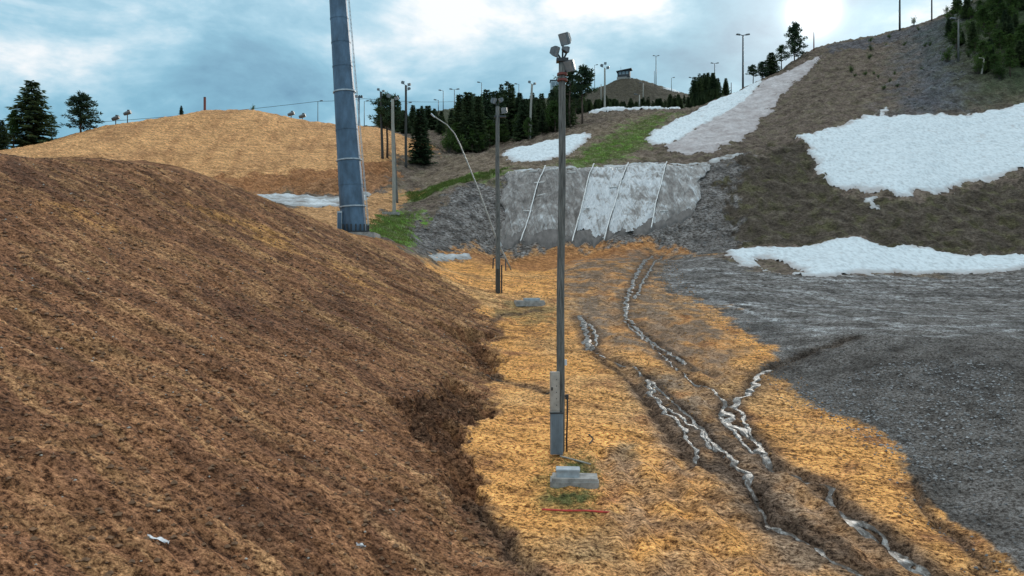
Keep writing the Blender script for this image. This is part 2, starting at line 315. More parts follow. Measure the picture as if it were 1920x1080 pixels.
def relief(X, Y, z):
    """lumps, tracks and cuts on top of the smooth ground"""
    a = X * FD[0] + Y * FD[1]; b = X * FN[0] + Y * FN[1]
    warp = fbm(X, Y, 0.09, 3) * 1.6
    r = 0.0
    tr = fbm(a * 0.14, (b + warp), 1.5, 4, 0.66)                         # machine tracks down the pile
    lump = fbm(X, Y, 1.6, 4, 0.6)
    r = r + z['brown'] * (0.13 * fbm(a * 0.07, b + warp, 0.85, 3, 0.6) + 0.085 * tr + 0.045 * lump)
    r = r + z['valley'] * (0.075 * fbm(X, Y, 0.8, 5, 0.62) + 0.05 * fbm(a * 0.3 + Y * .2, b, 1.4, 3))
    r = r + z['gravel'] * (0.05 * fbm(X * 0.35, Y, 1.1, 4, 0.6) + 0.035 * fbm(X, Y, 3.1, 3, 0.6))
    r = r + z['bowl'] * (0.11 * fbm(X * 1.2, Y * 0.5, 0.9, 4, 0.6))
    pa = fbm(X * 1.0, Y * 0.16 + fbm(X, Y, .05, 2) * 2, 0.75, 4, 0.6)
    r = r + np.maximum(z['pile'], z['hollow']) * (0.22 * pa + 0.16 * fbm(X, Y, 0.7, 4, 0.6))
    r = r + z['pilecut'] * 0.45 * fbm(X, Y * 0.4, 0.8, 4, 0.6)
    rest = np.clip(1 - z['brown'] - z['valley'] - z['gravel'] - z['bowl'] - z['pile'] - z['hollow'], 0, 1)
    far = sstep(60, 130, Y)
    r = r + rest * (0.25 + 0.35 * far) * (fbm(X, Y, 0.55, 5, 0.62) * 0.9) * sstep(40, 70, Y)
    r = r + z['hummock'] * 0.5 * fbm(X, Y, 0.45, 5, 0.6)
    r = r + z['rock'] * 0.9 * np.abs(fbm(X, Y, 0.35, 4, 0.6))
    r = r - z['cutbank1'] * (0.55 + 0.5 * fbm(a * .5, b, 1.5, 3)) - z['cutbank2'] * (0.40 + 0.8 * fbm(a * 0.22, b, 1.5, 4, 0.65))
    tl1, tl2 = track_lines(X, Y); r = r + z['brown'] * (0.055 * tl2 - 0.075 * tl1)
    calm = np.ones(X.shape)
    wobx = X + 0.22 * fbm(X, Y, 1.4, 3); woby = Y + 0.3 * fbm(X + 31, Y, 1.1, 3)
    cuts = np.zeros(X.shape)
    for line, w, dep, water in rills:
        lx = [p[0] for p in line]; ly = [p[1] for p in line]
        m = (X > min(lx) - 2) & (X < max(lx) + 2) & (Y > min(ly) - 2) & (Y < max(ly) + 2)
        if not np.any(m): continue
        d = line_d(wobx[m], woby[m], line)
        cuts[m] += dep * np.exp(-(d / w) ** 4) + 0.03 * np.exp(-(d / (w * 4)) ** 2)
        if water: calm[m] *= 1 - 0.85 * np.exp(-(d / (w * 1.5)) ** 4)
    for ln_ in RUTS:
        px_ = [p[0] for p in ln_]; py_ = [p[1] for p in ln_]
        m = (X > min(px_) - 1.5) & (X < max(px_) + 1.5) & (Y > min(py_) - 1.5) & (Y < max(py_) + 1.5)
        if np.any(m):
            d = line_d(X[m] + 0.12 * fbm(X[m], Y[m], .8, 3), Y[m], ln_); cuts[m] += 0.075 * np.exp(-(d / 0.16) ** 2) - 0.05 * np.exp(-((d - 0.38) / 0.15) ** 2)
    for fq, am in ((8.6, 0.022), (4.2, 0.055), (2.1, 0.068), (1.05, 0.070), (0.52, 0.11)):
        fade = 1 - sstep(70 / fq, 115 / fq, Y)
        if not np.any(fade > 0): continue
        near_ = sstep(4 / fq, 14 / fq, Y) if fq < 2 else 1.0
        am = am * fade * near_ * calm
        bl = np.abs(perlin(a * 0.55 * fq, b * fq)) * 2 - 0.55
        bi = np.abs(perlin(X * fq + 3.7, Y * fq * 0.8 + 9.2)) * 2 - 0.55
        bn = perlin(X * fq * 1.3 + 5.1, Y * fq + 1.2)
        r = r + am * (z['brown'] * (0.75 * bl + 0.3 * bn) + z['valley'] * (0.6 * bi + 0.5 * bn) + z['gravel'] * (0.22 * bi + 0.3 * bn) + z['bowl'] * (.45 * bi + .3 * bn) + z['pile'] * (0.8 * bi + 0.5 * bn) + rest * (.8 * bi + 0.5 * bn))
    r = r - cuts
    return r
def ground_h(X, Y):
    X = np.atleast_1d(np.asarray(X, float)); Y = np.atleast_1d(np.asarray(Y, float))
    return base_h(X, Y) + relief(X, Y, zones(X, Y))
def gz(x, y): return float(ground_h([x], [y])[0])

# ------------------------------------------------------------------ mesh helpers
class MB:
    def __init__(s): s.v = []; s.f = []
    def add(s, vs, fs):
        o = len(s.v); s.v += [tuple(p) for p in vs]; s.f += [tuple(i + o for i in f) for f in fs]; return s
    def box(s, c, size, rot=None, taper=1.0, ch=0.0):
        x, y, z = size[0] / 2, size[1] / 2, size[2] / 2
        ch = min(ch, x * .45, y * .45)
        if ch > 0:
            ring = [(x - ch, -y), (x, -y + ch), (x, y - ch), (x - ch, y), (-x + ch, y), (-x, y - ch), (-x, -y + ch), (-x + ch, -y)]
        else: ring = [(x, -y), (x, y), (-x, y), (-x, -y)]
        k = len(ring)
        vs = [(a, b, -z) for a, b in ring] + [(a * taper, b * taper, z) for a, b in ring]
        fs = [tuple(range(k))[::-1], tuple(range(k, 2 * k))] + [(i, (i + 1) % k, (i + 1) % k + k, i + k) for i in range(k)]
        if rot is not None: vs = [mul(rot, p) for p in vs]
        return s.add([(p[0] + c[0], p[1] + c[1], p[2] + c[2]) for p in vs], fs)
    def tube(s, path, rad, seg=8, cap=True):
        path = [np.array(p, float) for p in path]
        if not hasattr(rad, '__len__'): rad = [rad] * len(path)
        rings = []; up0 = None
        for i, p in enumerate(path):
            t = path[min(i + 1, len(path) - 1)] - path[max(i - 1, 0)]; t = t / (np.linalg.norm(t) + 1e-9)
            ref = np.array((0, 0, 1.0)) if abs(t[2]) < 0.9 else np.array((1.0, 0, 0))
            if up0 is not None: ref = up0
            a = np.cross(t, ref); a /= np.linalg.norm(a) + 1e-9; b = np.cross(a, t); up0 = b
            rings.append([p + rad[i] * (math.cos(2 * math.pi * k / seg) * a + math.sin(2 * math.pi * k / seg) * b) for k in range(seg)])
        vs = [q for r in rings for q in r]; fs = []
        for i in range(len(path) - 1):
            for k in range(seg):
                fs.append((i * seg + k, i * seg + (k + 1) % seg, (i + 1) * seg + (k + 1) % seg, (i + 1) * seg + k))
        if cap: fs += [tuple(range(seg))[::-1], tuple((len(path) - 1) * seg + k for k in range(seg))]
        return s.add(vs, fs)
    def mesh(s, name, mat, smooth=False):
        me = bpy.data.meshes.new(name); me.from_pydata(s.v, [], s.f)
        if smooth: me.polygons.foreach_set('use_smooth', [True] * len(me.polygons))
        if mat: me.materials.append(mat)
        me.update(); return me
    def build(s, name, mat, parent=None, smooth=False):
        return link(name, s.mesh(name, mat, smooth), parent)
def link(name, me, parent=None):
    o = bpy.data.objects.new(name, me); C.objects.link(o)
    if parent: o.parent = parent
    return o
def mul(m, p): return tuple(m[i][0] * p[0] + m[i][1] * p[1] + m[i][2] * p[2] for i in range(3))
def rot(rx=0, ry=0, rz=0):
    from mathutils import Euler
    return [list(r) for r in Euler((R(rx), R(ry), R(rz))).to_matrix()]
def tag(o, label, cat, group=None):
    o['label'] = label; o['category'] = cat
    if group: o['group'] = group
    return o
def thing(name, label, cat, loc, rz=0, group=None):
    o = bpy.data.objects.new(name, None); C.objects.link(o); o.location = loc; o.rotation_euler = (0, 0, rz)
    o.empty_display_size = 0.2
    return tag(o, label, cat, group)

# ------------------------------------------------------------------ materials
def principled(name):
    m = bpy.data.materials.new(name); m.use_nodes = True; nt = m.node_tree
    return m, nt, nt.nodes['Principled BSDF']
def mat(name, col, rough=0.7, metal=0.0, var=0.25, scale=6.0, bump=0.15, col2=None, spec=None, stretch=(1, 1, 1), subtone=None):
    m, nt, b = principled(name)
    tc = N(nt, 'ShaderNodeTexCoord').outputs['Object']
    v = mapping(nt, tc, stretch)
    f = noise(nt, v, scale, 8, 0.65)
    c2 = col2 or tuple(c * (1 - var) for c in col)
    r = ramp(nt, [(0.32, c2), (0.68, tuple(min(1, c * (1 + var * .5)) for c in col))]); nt.links.new(f, r.inputs[0])
    nt.links.new(r.outputs[0], b.inputs['Base Color'])
    b.inputs['Roughness'].default_value = rough; b.inputs['Metallic'].default_value = metal
    if spec is not None: b.inputs['Specular IOR Level'].default_value = spec
    bp = N(nt, 'ShaderNodeBump'); bp.inputs['Strength'].default_value = bump; bp.inputs['Distance'].default_value = 0.02
    nt.links.new(f, bp.inputs['Height']); nt.links.new(bp.outputs[0], b.inputs['Normal'])
    return m
def ground_mat():
    m, nt, b = principled('ground_cover')
    at = N(nt, 'ShaderNodeAttribute'); at.attribute_name = 'Col'
    kd = N(nt, 'ShaderNodeAttribute'); kd.attribute_name = 'Kind'        # R shavings, G gravel, B coarseness of the clods
    ks = N(nt, 'ShaderNodeSeparateXYZ'); nt.links.new(kd.outputs['Vector'], ks.inputs[0])
    co = N(nt, 'ShaderNodeTexCoord').outputs['Object']
    st = mapping(nt, mapping(nt, co, rot=(0, 0, R(23.5))), (0.72, 1.0, 1.0))
    n_big = noise(nt, co, 0.9, 6, 0.6)
    n_str = noise(nt, mapping(nt, mapping(nt, co, rot=(0, 0, R(23.5))), (0.10, 1.0, 1.0)), 2.2, 6, 0.7, 0.5)
    near_i = noise(nt, co, 10.5, 3, 0.72, 0.2); near_s = noise(nt, st, 10.5, 4, 0.76, 0.1)
    far_i = noise(nt, mapping(nt, co, (0.8, 1, 1)), 4.4, 3, 0.74, 0.2)
    n_chip = noise(nt, co, 26.0, 3, 0.75)
    def mixf(fac, a, b_):
        m_ = N(nt, 'ShaderNodeMix', data_type='FLOAT'); nt.links.new(fac, m_.inputs[0]); nt.links.new(a, m_.inputs[2]); nt.links.new(b_, m_.inputs[3]); return m_.outputs[0]
    grain = mixf(ks.outputs[2], mixf(ks.outputs[0], near_i, near_s), far_i)          # clods get coarser up the hill
    par = mth(nt, 'MULTIPLY', ks.outputs[2], mth(nt, 'SUBTRACT', 1.0, ks.outputs[2]))
    grain = mth(nt, 'MULTIPLY_ADD', mth(nt, 'SUBTRACT', grain, 0.5), mth(nt, 'MULTIPLY_ADD', par, 1.4, 1.0), 0.5)
    broad = mixf(ks.outputs[0], n_big, n_str)
    # colour grain: damp and dry shavings, single stones, dead grass, plus painted-in crack shadow
    tone = ramp(nt, [(0.36, (0.14, 0.11, 0.095)), (0.43, (0.46, 0.41, 0.38)), (0.48, (0.95, 0.92, 0.90)), (0.54, (1.32, 1.32, 1.33)), (0.64, (1.95, 2.0, 2.06))])
    nt.links.new(grain, tone.inputs[0])
    tone2 = ramp(nt, [(0.32, (0.50, 0.48, 0.46)), (0.5, (1.05, 1.04, 1.03)), (0.68, (1.6, 1.62, 1.64))]); nt.links.new(broad, tone2.inputs[0])
    rough_ = mth(nt, 'ADD', 0.46, mth(nt, 'MULTIPLY', mth(nt, 'MULTIPLY', ks.outputs[0], mth(nt, 'SUBTRACT', 1.0, ks.outputs[2])), 0.55), clamp=True)
    grav_ = mth(nt, 'ADD', rough_, mth(nt, 'MULTIPLY', ks.outputs[1], 0.35), clamp=True)
    col = mixc(nt, 1.0, mixc(nt, grav_, at.outputs['Color'], tone.outputs[0], 'MULTIPLY'), tone2.outputs[0], 'MULTIPLY')
    chips = ramp(nt, [(0.3, (0.5, 0.5, 0.5)), (0.5, (1.05, 1.05, 1.05)), (0.70, (1.7, 1.7, 1.7))]); nt.links.new(n_chip, chips.inputs[0])
    col = mixc(nt, 0.8, col, chips.outputs[0], 'MULTIPLY')
    nt.links.new(col, b.inputs['Base Color'])
    b.inputs['Roughness'].default_value = 0.92; b.inputs['Specular IOR Level'].default_value = 0.18
    vo = N(nt, 'ShaderNodeTexVoronoi'); nt.links.new(co, vo.inputs['Vector']); vo.inputs['Scale'].default_value = 7.0
    vo2 = N(nt, 'ShaderNodeTexVoronoi'); nt.links.new(co, vo2.inputs['Vector']); vo2.inputs['Scale'].default_value = 2.2
    clod = mth(nt, 'SUBTRACT', 0.0, mixf(ks.outputs[2], mth(nt, 'MULTIPLY', vo.outputs['Distance'], 0.085), mth(nt, 'MULTIPLY', vo2.outputs['Distance'], 0.22)))
    coarse = mth(nt, 'ADD', 0.20, mth(nt, 'MULTIPLY', ks.outputs[2], 0.40))
    hgt = mth(nt, 'ADD', mth(nt, 'ADD', clod, mth(nt, 'MULTIPLY', broad, 0.25)), mth(nt, 'ADD', mth(nt, 'MULTIPLY', grain, coarse), mth(nt, 'MULTIPLY', n_chip, 0.03)))
    bp = N(nt, 'ShaderNodeBump'); bp.inputs['Strength'].default_value = 0.8; bp.inputs['Distance'].default_value = 1.0
    nt.links.new(hgt, bp.inputs['Height']); nt.links.new(bp.outputs[0], b.inputs['Normal'])
    return m
def snow_mat(name, dirt=(0.35, 0.30, 0.28), lo=0.60, hi=0.80, white=(0.62, 0.69, 0.72)):
    m, nt, b = principled(name)
    co = N(nt, 'ShaderNodeTexCoord').outputs['Object']
    f = noise(nt, co, 0.5, 10, 0.68); g = noise(nt, mapping(nt, co, (1, 0.35, 1)), 3.2, 6, 0.65)
    dr = ramp(nt, [(lo, (0, 0, 0)), (hi, (1, 1, 1))]); nt.links.new(f, dr.inputs[0])
    gr = ramp(nt, [(0.34, tuple(c * 0.72 for c in white)), (0.50, tuple(c * 0.97 for c in white)), (0.62, tuple(min(1, c * 1.08) for c in white))]); nt.links.new(g, gr.inputs[0])
    edge = N(nt, 'ShaderNodeAttribute'); edge.attribute_name = 'Edge'
    fac = mth(nt, 'MAXIMUM', dr.outputs[0], mth(nt, 'MULTIPLY', edge.outputs['Fac'], mth(nt, 'MULTIPLY', g, 1.5)), clamp=True)
    nt.links.new(mixc(nt, fac, gr.outputs[0], dirt), b.inputs['Base Color'])
    b.inputs['Roughness'].default_value = 0.6; b.inputs['Specular IOR Level'].default_value = 0.3
    bp = N(nt, 'ShaderNodeBump'); bp.inputs['Strength'].default_value = 0.6; bp.inputs['Distance'].default_value = 0.25
    nt.links.new(mth(nt, 'ADD', g, mth(nt, 'MULTIPLY', noise(nt, co, 1.3, 6, 0.6), 0.7)), bp.inputs['Height']); nt.links.new(bp.outputs[0], b.inputs['Normal'])
    return m
def water_mat():
    m, nt, b = principled('meltwater')
    co = N(nt, 'ShaderNodeTexCoord').outputs['Object']
    f = noise(nt, mapping(nt, co, (1, 0.6, 1)), 7.0, 5, 0.7, 0.6)
    r = ramp(nt, [(0.46, (0.06, 0.048, 0.038)), (0.54, (0.14, 0.125, 0.11)), (0.63, (0.32, 0.315, 0.30))]); nt.links.new(f, r.inputs[0])
    nt.links.new(r.outputs[0], b.inputs['Base Color']); b.inputs['Roughness'].default_value = 0.34; b.inputs['Specular IOR Level'].default_value = 0.4
    bp = N(nt, 'ShaderNodeBump'); bp.inputs['Strength'].default_value = 0.5; bp.inputs['Distance'].default_value = 0.03
    nt.links.new(f, bp.inputs['Height']); nt.links.new(bp.outputs[0], b.inputs['Normal'])
    return m
def leaf_mat(name, c1, c2):
    m, nt, b = principled(name)
    co = N(nt, 'ShaderNodeTexCoord').outputs['Object']
    oi = N(nt, 'ShaderNodeObjectInfo').outputs['Random']
    f = mth(nt, 'ADD', noise(nt, co, 1.6, 4, 0.7), mth(nt, 'MULTIPLY', mth(nt, 'SUBTRACT', oi, 0.5), 0.22))
    r = ramp(nt, [(0.35, c1), (0.65, c2)]); nt.links.new(f, r.inputs[0]); nt.links.new(r.outputs[0], b.inputs['Base Color'])
    b.inputs['Roughness'].default_value = 0.75; b.inputs['Specular IOR Level'].default_value = 0.2
    tr = N(nt, 'ShaderNodeBsdfTranslucent'); nt.links.new(r.outputs[0], tr.inputs[0])
    mx = N(nt, 'ShaderNodeMixShader'); mx.inputs[0].default_value = 0.4
    nt.links.new(b.outputs[0], mx.inputs[1]); nt.links.new(tr.outputs[0], mx.inputs[2])
    nt.links.new(mx.outputs[0], nt.nodes['Material Output'].inputs[0]); return m
MT = {}
MT['ground'] = ground_mat()
MT['snow'] = snow_mat('old_snow')
MT['dirty_snow'] = snow_mat('dirty_snow', (0.25, 0.21, 0.20), 0.36, 0.70, (0.52, 0.49, 0.49))
MT['edge_snow'] = snow_mat('grimy_snow', (0.20, 0.18, 0.16), 0.44, 0.62, (0.60, 0.64, 0.66))
MT['water'] = water_mat()
MT['wood'] = mat('weathered_pole_wood', (0.155, 0.158, 0.148), 0.85, var=0.75, scale=9, bump=0.5, stretch=(3, 3, 0.25))
MT['wood_pale'] = mat('pale_pole_wood', (0.34, 0.33, 0.29), 0.85, var=0.4, scale=9, bump=0.4, stretch=(3, 3, 0.25))
MT['wood_dark'] = mat('dark_pole_wood', (0.055, 0.055, 0.05), 0.85, var=0.5, scale=9, bump=0.4, stretch=(3, 3, 0.25))
MT['galv'] = mat('galvanised_steel', (0.095, 0.160, 0.235), 0.5, 0.35, var=0.5, scale=1.4, bump=0.1, stretch=(1, 1, 0.45))
MT['galv_light'] = mat('light_galvanised_steel', (0.46, 0.52, 0.56), 0.5, 0.4, var=0.3, scale=5, bump=0.1)
MT['dark_steel'] = mat('dark_steel', (0.05, 0.055, 0.06), 0.5, 0.4, var=0.4, scale=8)
MT['lamp'] = mat('lamp_housing', (0.13, 0.145, 0.155), 0.45, 0.3, var=0.4, scale=8)
MT['lamp_glass'] = mat('lamp_glass', (0.30, 0.35, 0.38), 0.12, 0.0, var=0.25, scale=5, bump=0.02)
MT['grey_cab'] = mat('blue_grey_sheet', (0.20, 0.25, 0.29), 0.55, 0.2, var=0.35, scale=4, stretch=(1, 1, .4))
MT['beige_cab'] = mat('beige_sheet', (0.44, 0.40, 0.35), 0.6, var=0.35, scale=3.5)
MT['concrete'] = mat('concrete', (0.33, 0.32, 0.30), 0.9, var=0.45, scale=5, bump=0.5)
MT['lid'] = mat('pale_blue_grey_lid', (0.40, 0.45, 0.48), 0.5, 0.1, var=0.35, scale=4, bump=0.2)
MT['red'] = mat('faded_red_paint', (0.55, 0.05, 0.035), 0.6, var=0.4, scale=8)
MT['rust'] = mat('rusty_red_steel', (0.20, 0.055, 0.045), 0.7, var=0.4, scale=8)
MT['lance'] = mat('pale_lance_tube', (0.36, 0.36, 0.34), 0.5, 0.2, var=0.3, scale=4)
MT['cable'] = mat('steel_rope', (0.05, 0.06, 0.07), 0.6, 0.3)
MT['bark'] = mat('conifer_bark', (0.075, 0.06, 0.05), 0.9, var=0.5, scale=6, bump=0.5)
MT['pine_bark'] = mat('pine_bark', (0.11, 0.075, 0.055), 0.9, var=0.5, scale=6, bump=0.5)
MT['dead_wood'] = mat('bleached_wood', (0.42, 0.39, 0.34), 0.85, var=0.3, scale=6, bump=0.4)
MT['spruce'] = leaf_mat('spruce_needles', (0.042, 0.072, 0.038), (0.100, 0.140, 0.058))
MT['pine'] = leaf_mat('pine_needles', (0.030, 0.058, 0.034), (0.080, 0.120, 0.050))
MT['birch'] = leaf_mat('young_leaves', (0.035, 0.07, 0.018), (0.085, 0.145, 0.035))
MT['white_litter'] = mat('white_plastic', (0.75, 0.76, 0.78), 0.4, var=0.2, scale=5)
MT['cladding'] = mat('dark_blue_grey_boards', (0.045, 0.055, 0.065), 0.7, var=0.4, scale=3, stretch=(1, 1, 3))
MT['roof'] = mat('dark_roofing', (0.04, 0.045, 0.05), 0.7, var=0.3)
MT['window'] = mat('window_glass', (0.20, 0.26, 0.30), 0.08, var=0.1, bump=0.0)
MT['stone'] = mat('loose_stone', (0.17, 0.17, 0.17), 0.9, var=0.5, scale=3, bump=0.6)
MT['pale_stone'] = mat('pale_stone', (0.30, 0.30, 0.30), 0.9, var=0.5, scale=3, bump=0.6)
MT['turf'] = leaf_mat('turf_blades', (0.08, 0.13, 0.025), (0.20, 0.23, 0.07))

# ------------------------------------------------------------------ the ground sheet
us = np.concatenate([np.linspace(-3.5, -0.95, 40, endpoint=False), np.linspace(-0.95, -0.70, 30, endpoint=False), np.linspace(-0.70, 0.70, 760, endpoint=False), np.linspace(0.70, 0.95, 30, endpoint=False), np.linspace(0.95, 3.5, 41)])
ds = np.concatenate([np.linspace(-60, 4, 24, endpoint=False), np.exp(np.linspace(math.log(4), math.log(11), 60, endpoint=False)), np.exp(np.linspace(math.log(11), math.log(170), 860, endpoint=False)), np.exp(np.linspace(math.log(170), math.log(400), 90, endpoint=False)), np.exp(np.linspace(math.log(400), math.log(5000), 30))])
wid = np.where(ds > 8, ds, 8 + (8 - ds) * 0.9)
GX = us[None, :] * wid[:, None]; GY = np.repeat(ds[:, None], len(us), 1)
gx, gy = GX.ravel(), GY.ravel()
zz = zones(gx, gy)
gh = base_h(gx, gy) + relief(gx, gy, zz)
def lerp(c, d, w): return c + (np.array(d) - c) * w[:, None]
big = fbm(gx, gy, 0.12, 4); mid = fbm(gx, gy, 0.6, 4, 0.6)
a_ = gx * FD[0] + gy * FD[1]; b_ = gx * FN[0] + gy * FN[1]
stk = fbm(a_ * 0.12, b_ + big * 2, 1.15, 4, 0.7)
col = np.tile(np.array((0.112, 0.086, 0.068)), (len(gx), 1))
col = lerp(col, (0.110, 0.102, 0.055), np.clip(0.25 + mid * 1.3, 0, 1) * 0.5)                     # old turf
col = lerp(col, (0.165, 0.125, 0.085), zz['terrace'] * 0.6)
col = lerp(col, (0.085, 0.070, 0.052), zz['hummock'] * 0.75)
col = lerp(col, (0.085, 0.080, 0.035), zz['hummock'] * np.clip(mid * 2.2, 0, 1) * 0.7)
col = lerp(col, (0.065, 0.078, 0.098), zz['rock'] * 0.85)
col = lerp(col, (0.028, 0.044, 0.020), zz['moss'] * 0.95)
col = lerp(col, (0.075, 0.075, 0.085), zz['gravel_top'] * 0.8)
col = lerp(col, (0.030, 0.042, 0.020), sstep(150, 185, gy) * np.clip(1 - sstep(228, 250, gy), 0, 1) * 0.8)   # heath under the far wood
col = lerp(col, (0.095, 0.085, 0.055), sstep(235, 260, gy) * 0.8)
col = lerp(col, (0.40, 0.235, 0.105), zz['hollow'] * 0.85)
col = lerp(col, (0.51, 0.298, 0.132), zz['pile'])
col = lerp(col, (0.33, 0.175, 0.075), zz['pile'] * np.clip(fbm(gx + 0.25 * gy, gy * 0.10, 0.8, 4, 0.65) * 2.4 - 0.1, 0, 1) * 0.6)
col = lerp(col, (0.30, 0.165, 0.075), zz['pile'] * np.clip(-big * 1.2 - 0.05, 0, .6))
col = lerp(col, (0.26, 0.125, 0.055), zz['pilecut'] * 0.85)
g = np.clip(0.55 + mid * 1.5, 0, 1)
for k in ('grass_run', 'grass_run2', 'grass_tower'): col = lerp(col, (0.080, 0.165, 0.022), zz[k] * (0.35 + 0.65 * g))
col = lerp(col, (0.115, 0.107, 0.100), zz['bowl'])
col = lerp(col, (0.05, 0.048, 0.046), zz['bowl'] * np.clip(mid * 2.0, 0, 1) * 0.8)
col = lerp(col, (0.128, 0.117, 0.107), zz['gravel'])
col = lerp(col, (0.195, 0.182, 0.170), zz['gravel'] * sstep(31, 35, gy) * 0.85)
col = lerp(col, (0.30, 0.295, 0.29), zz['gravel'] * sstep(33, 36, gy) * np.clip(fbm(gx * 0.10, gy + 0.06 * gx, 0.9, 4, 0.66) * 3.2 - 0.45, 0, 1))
for tr_, wd in TRACKS:
    for off_ in (-0.75, 0.75):
        ln_ = [(p[0], p[1] + off_) for p in tr_]; px_ = [p[0] for p in ln_]; py_ = [p[1] for p in ln_]
        m = (gx > min(px_) - 1.5) & (gx < max(px_) + 1.5) & (gy > min(py_) - 1.5) & (gy < max(py_) + 1.5)
        wv = np.zeros(len(gx)); wv[m] = np.exp(-(line_d(gx[m], gy[m] + 0.25 * fbm(gx[m], gy[m], 0.3, 3), ln_) / wd) ** 4) * np.clip(0.75 + 1.2 * fbm(gx[m] * .4, gy[m], 0.8, 3), 0, 1)
        col = lerp(col, (0.36, 0.36, 0.355), wv * zz['gravel'] * 0.9)  # pale silt bands
col = lerp(col, (0.080, 0.076, 0.073), zz['gravel'] * np.clip(-fbm(gx, gy, .2, 4) * 1.6, 0, 1) * 0.5)
col = lerp(col, (0.53, 0.278, 0.088), zz['valley'])
col = lerp(col, (0.42, 0.258, 0.112), zz['valley'] * np.clip(big * 2.2 + 0.1, 0, 1))
col = lerp(col, (0.24, 0.115, 0.050), zz['valley'] * np.clip(-mid * 1.4 - 0.1, 0, 1))
col = lerp(col, (0.24, 0.115, 0.048), zz['valley'] * sstep(62, 67, gy) * 0.8)
for k, c, s in (('mud1', (0.150, 0.118, 0.088), 0.95), ('mud2', (0.12, 0.105, 0.07), 0.8), ('mud3', (0.17, 0.14, 0.09), 0.6), ('mud4', (0.12, 0.11, 0.05), 0.7), ('mud5', (0.205, 0.158, 0.112), 0.92)):
    col = lerp(col, c, zz[k] * np.clip(0.85 + mid * 1.8, 0, 1) * s)
col = lerp(col, (0.085, 0.095, 0.035), zz['hydrant_turf'] * np.clip(0.75 + mid * 2, 0, 1))
col = lerp(col, (0.268, 0.136, 0.066), zz['brown'])
col = lerp(col, (0.150, 0.074, 0.040), zz['brown'] * np.clip(big * 2.6, 0, 1) * 0.75)
col = lerp(col, (0.37, 0.215, 0.098), zz['brown'] * np.clip(stk * 2.6 - 0.22, 0, 1) * 0.7)
col = lerp(col, (0.125, 0.062, 0.036), zz['brown'] * np.clip(-stk * 2.6 - 0.22, 0, 1) * 0.6)
col = lerp(col, (0.40, 0.235, 0.095), zz['brown'] * sstep(27, 40, gy) * np.clip(fbm(a_ * .08, b_ + big, 0.6, 3) * 3.4 - 0.35, 0, 1) * 0.9)
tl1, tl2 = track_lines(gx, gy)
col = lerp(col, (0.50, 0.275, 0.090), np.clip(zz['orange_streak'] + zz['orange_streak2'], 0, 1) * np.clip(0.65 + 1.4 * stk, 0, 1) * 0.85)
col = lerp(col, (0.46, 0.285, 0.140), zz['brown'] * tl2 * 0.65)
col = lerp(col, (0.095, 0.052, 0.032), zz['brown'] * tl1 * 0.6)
for k in ('cutbank1', 'cutbank2'): col = lerp(col, (0.105, 0.060, 0.036), zz[k] * np.clip(0.55 + 1.6 * fbm(a_ * 0.25, b_, 1.6, 4, 0.65), 0.1, 0.95))
for ln_ in RUTS:
    px_ = [p[0] for p in ln_]; py_ = [p[1] for p in ln_]
    m = (gx > min(px_) - 1.5) & (gx < max(px_) + 1.5) & (gy > min(py_) - 1.5) & (gy < max(py_) + 1.5)
    d = line_d(gx[m] + 0.12 * fbm(gx[m], gy[m], .8, 3), gy[m], ln_); wv = np.zeros(len(gx)); wv[m] = np.exp(-(d / 0.5) ** 2) * np.clip(0.6 + fbm(gx[m], gy[m], 0.9, 3) * 1.5, 0, 1)
    col = lerp(col, (0.25, 0.165, 0.100), wv * zz['valley'] * 0.75)
for line, w, dep, water in rills:
    lx = [p[0] for p in line]; ly = [p[1] for p in line]
    m = (gx > min(lx) - 2) & (gx < max(lx) + 2) & (gy > min(ly) - 2) & (gy < max(ly) + 2)
    d = line_d(gx[m] + 0.22 * fbm(gx[m], gy[m], 1.4, 3), gy[m] + 0.3 * fbm(gx[m] + 31, gy[m], 1.1, 3), line)
    wv = np.zeros(len(gx)); wv[m] = np.exp(-(d / (w * 2.2 + 0.12)) ** 2) * 0.88
    col = lerp(col, (0.075, 0.055, 0.04), wv)                                                     # wet silt in the beds
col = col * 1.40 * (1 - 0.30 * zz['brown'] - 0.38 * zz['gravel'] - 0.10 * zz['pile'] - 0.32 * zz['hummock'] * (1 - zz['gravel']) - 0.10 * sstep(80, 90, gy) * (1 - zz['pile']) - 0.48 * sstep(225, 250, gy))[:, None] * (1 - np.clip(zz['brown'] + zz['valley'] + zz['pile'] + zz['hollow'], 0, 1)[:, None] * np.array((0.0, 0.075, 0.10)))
kind = np.stack([np.clip(zz['brown'] + zz['valley'] + zz['pile'] + zz['hollow'], 0, 1) * (1 - 0.6 * zz['mud1']), np.clip(zz['gravel'] + zz['bowl'], 0, 1), sstep(17, 62, gy)], 1)
nr, nc = GX.shape
idx = np.arange(nr * nc).reshape(nr, nc)
quads = np.stack([idx[:-1, :-1], idx[:-1, 1:], idx[1:, 1:], idx[1:, :-1]], -1).reshape(-1, 4)
def grid_mesh(name, co, quads, mat_):
    me = bpy.data.meshes.new(name); me.vertices.add(len(co)); me.vertices.foreach_set('co', np.ascontiguousarray(co, np.float32).ravel())
    me.loops.add(quads.size); me.loops.foreach_set('vertex_index', quads.ravel().astype(np.int32))
    me.polygons.add(len(quads)); me.polygons.foreach_set('loop_start', np.arange(0, quads.size, 4, dtype=np.int32))
    me.polygons.foreach_set('loop_total', np.full(len(quads), 4, np.int32))
    me.polygons.foreach_set('use_smooth', np.ones(len(quads), bool)); me.materials.append(mat_)
    me.update(calc_edges=True); me.validate(); return me
gm = grid_mesh('ground', np.stack([gx, gy, gh], 1), quads, MT['ground'])
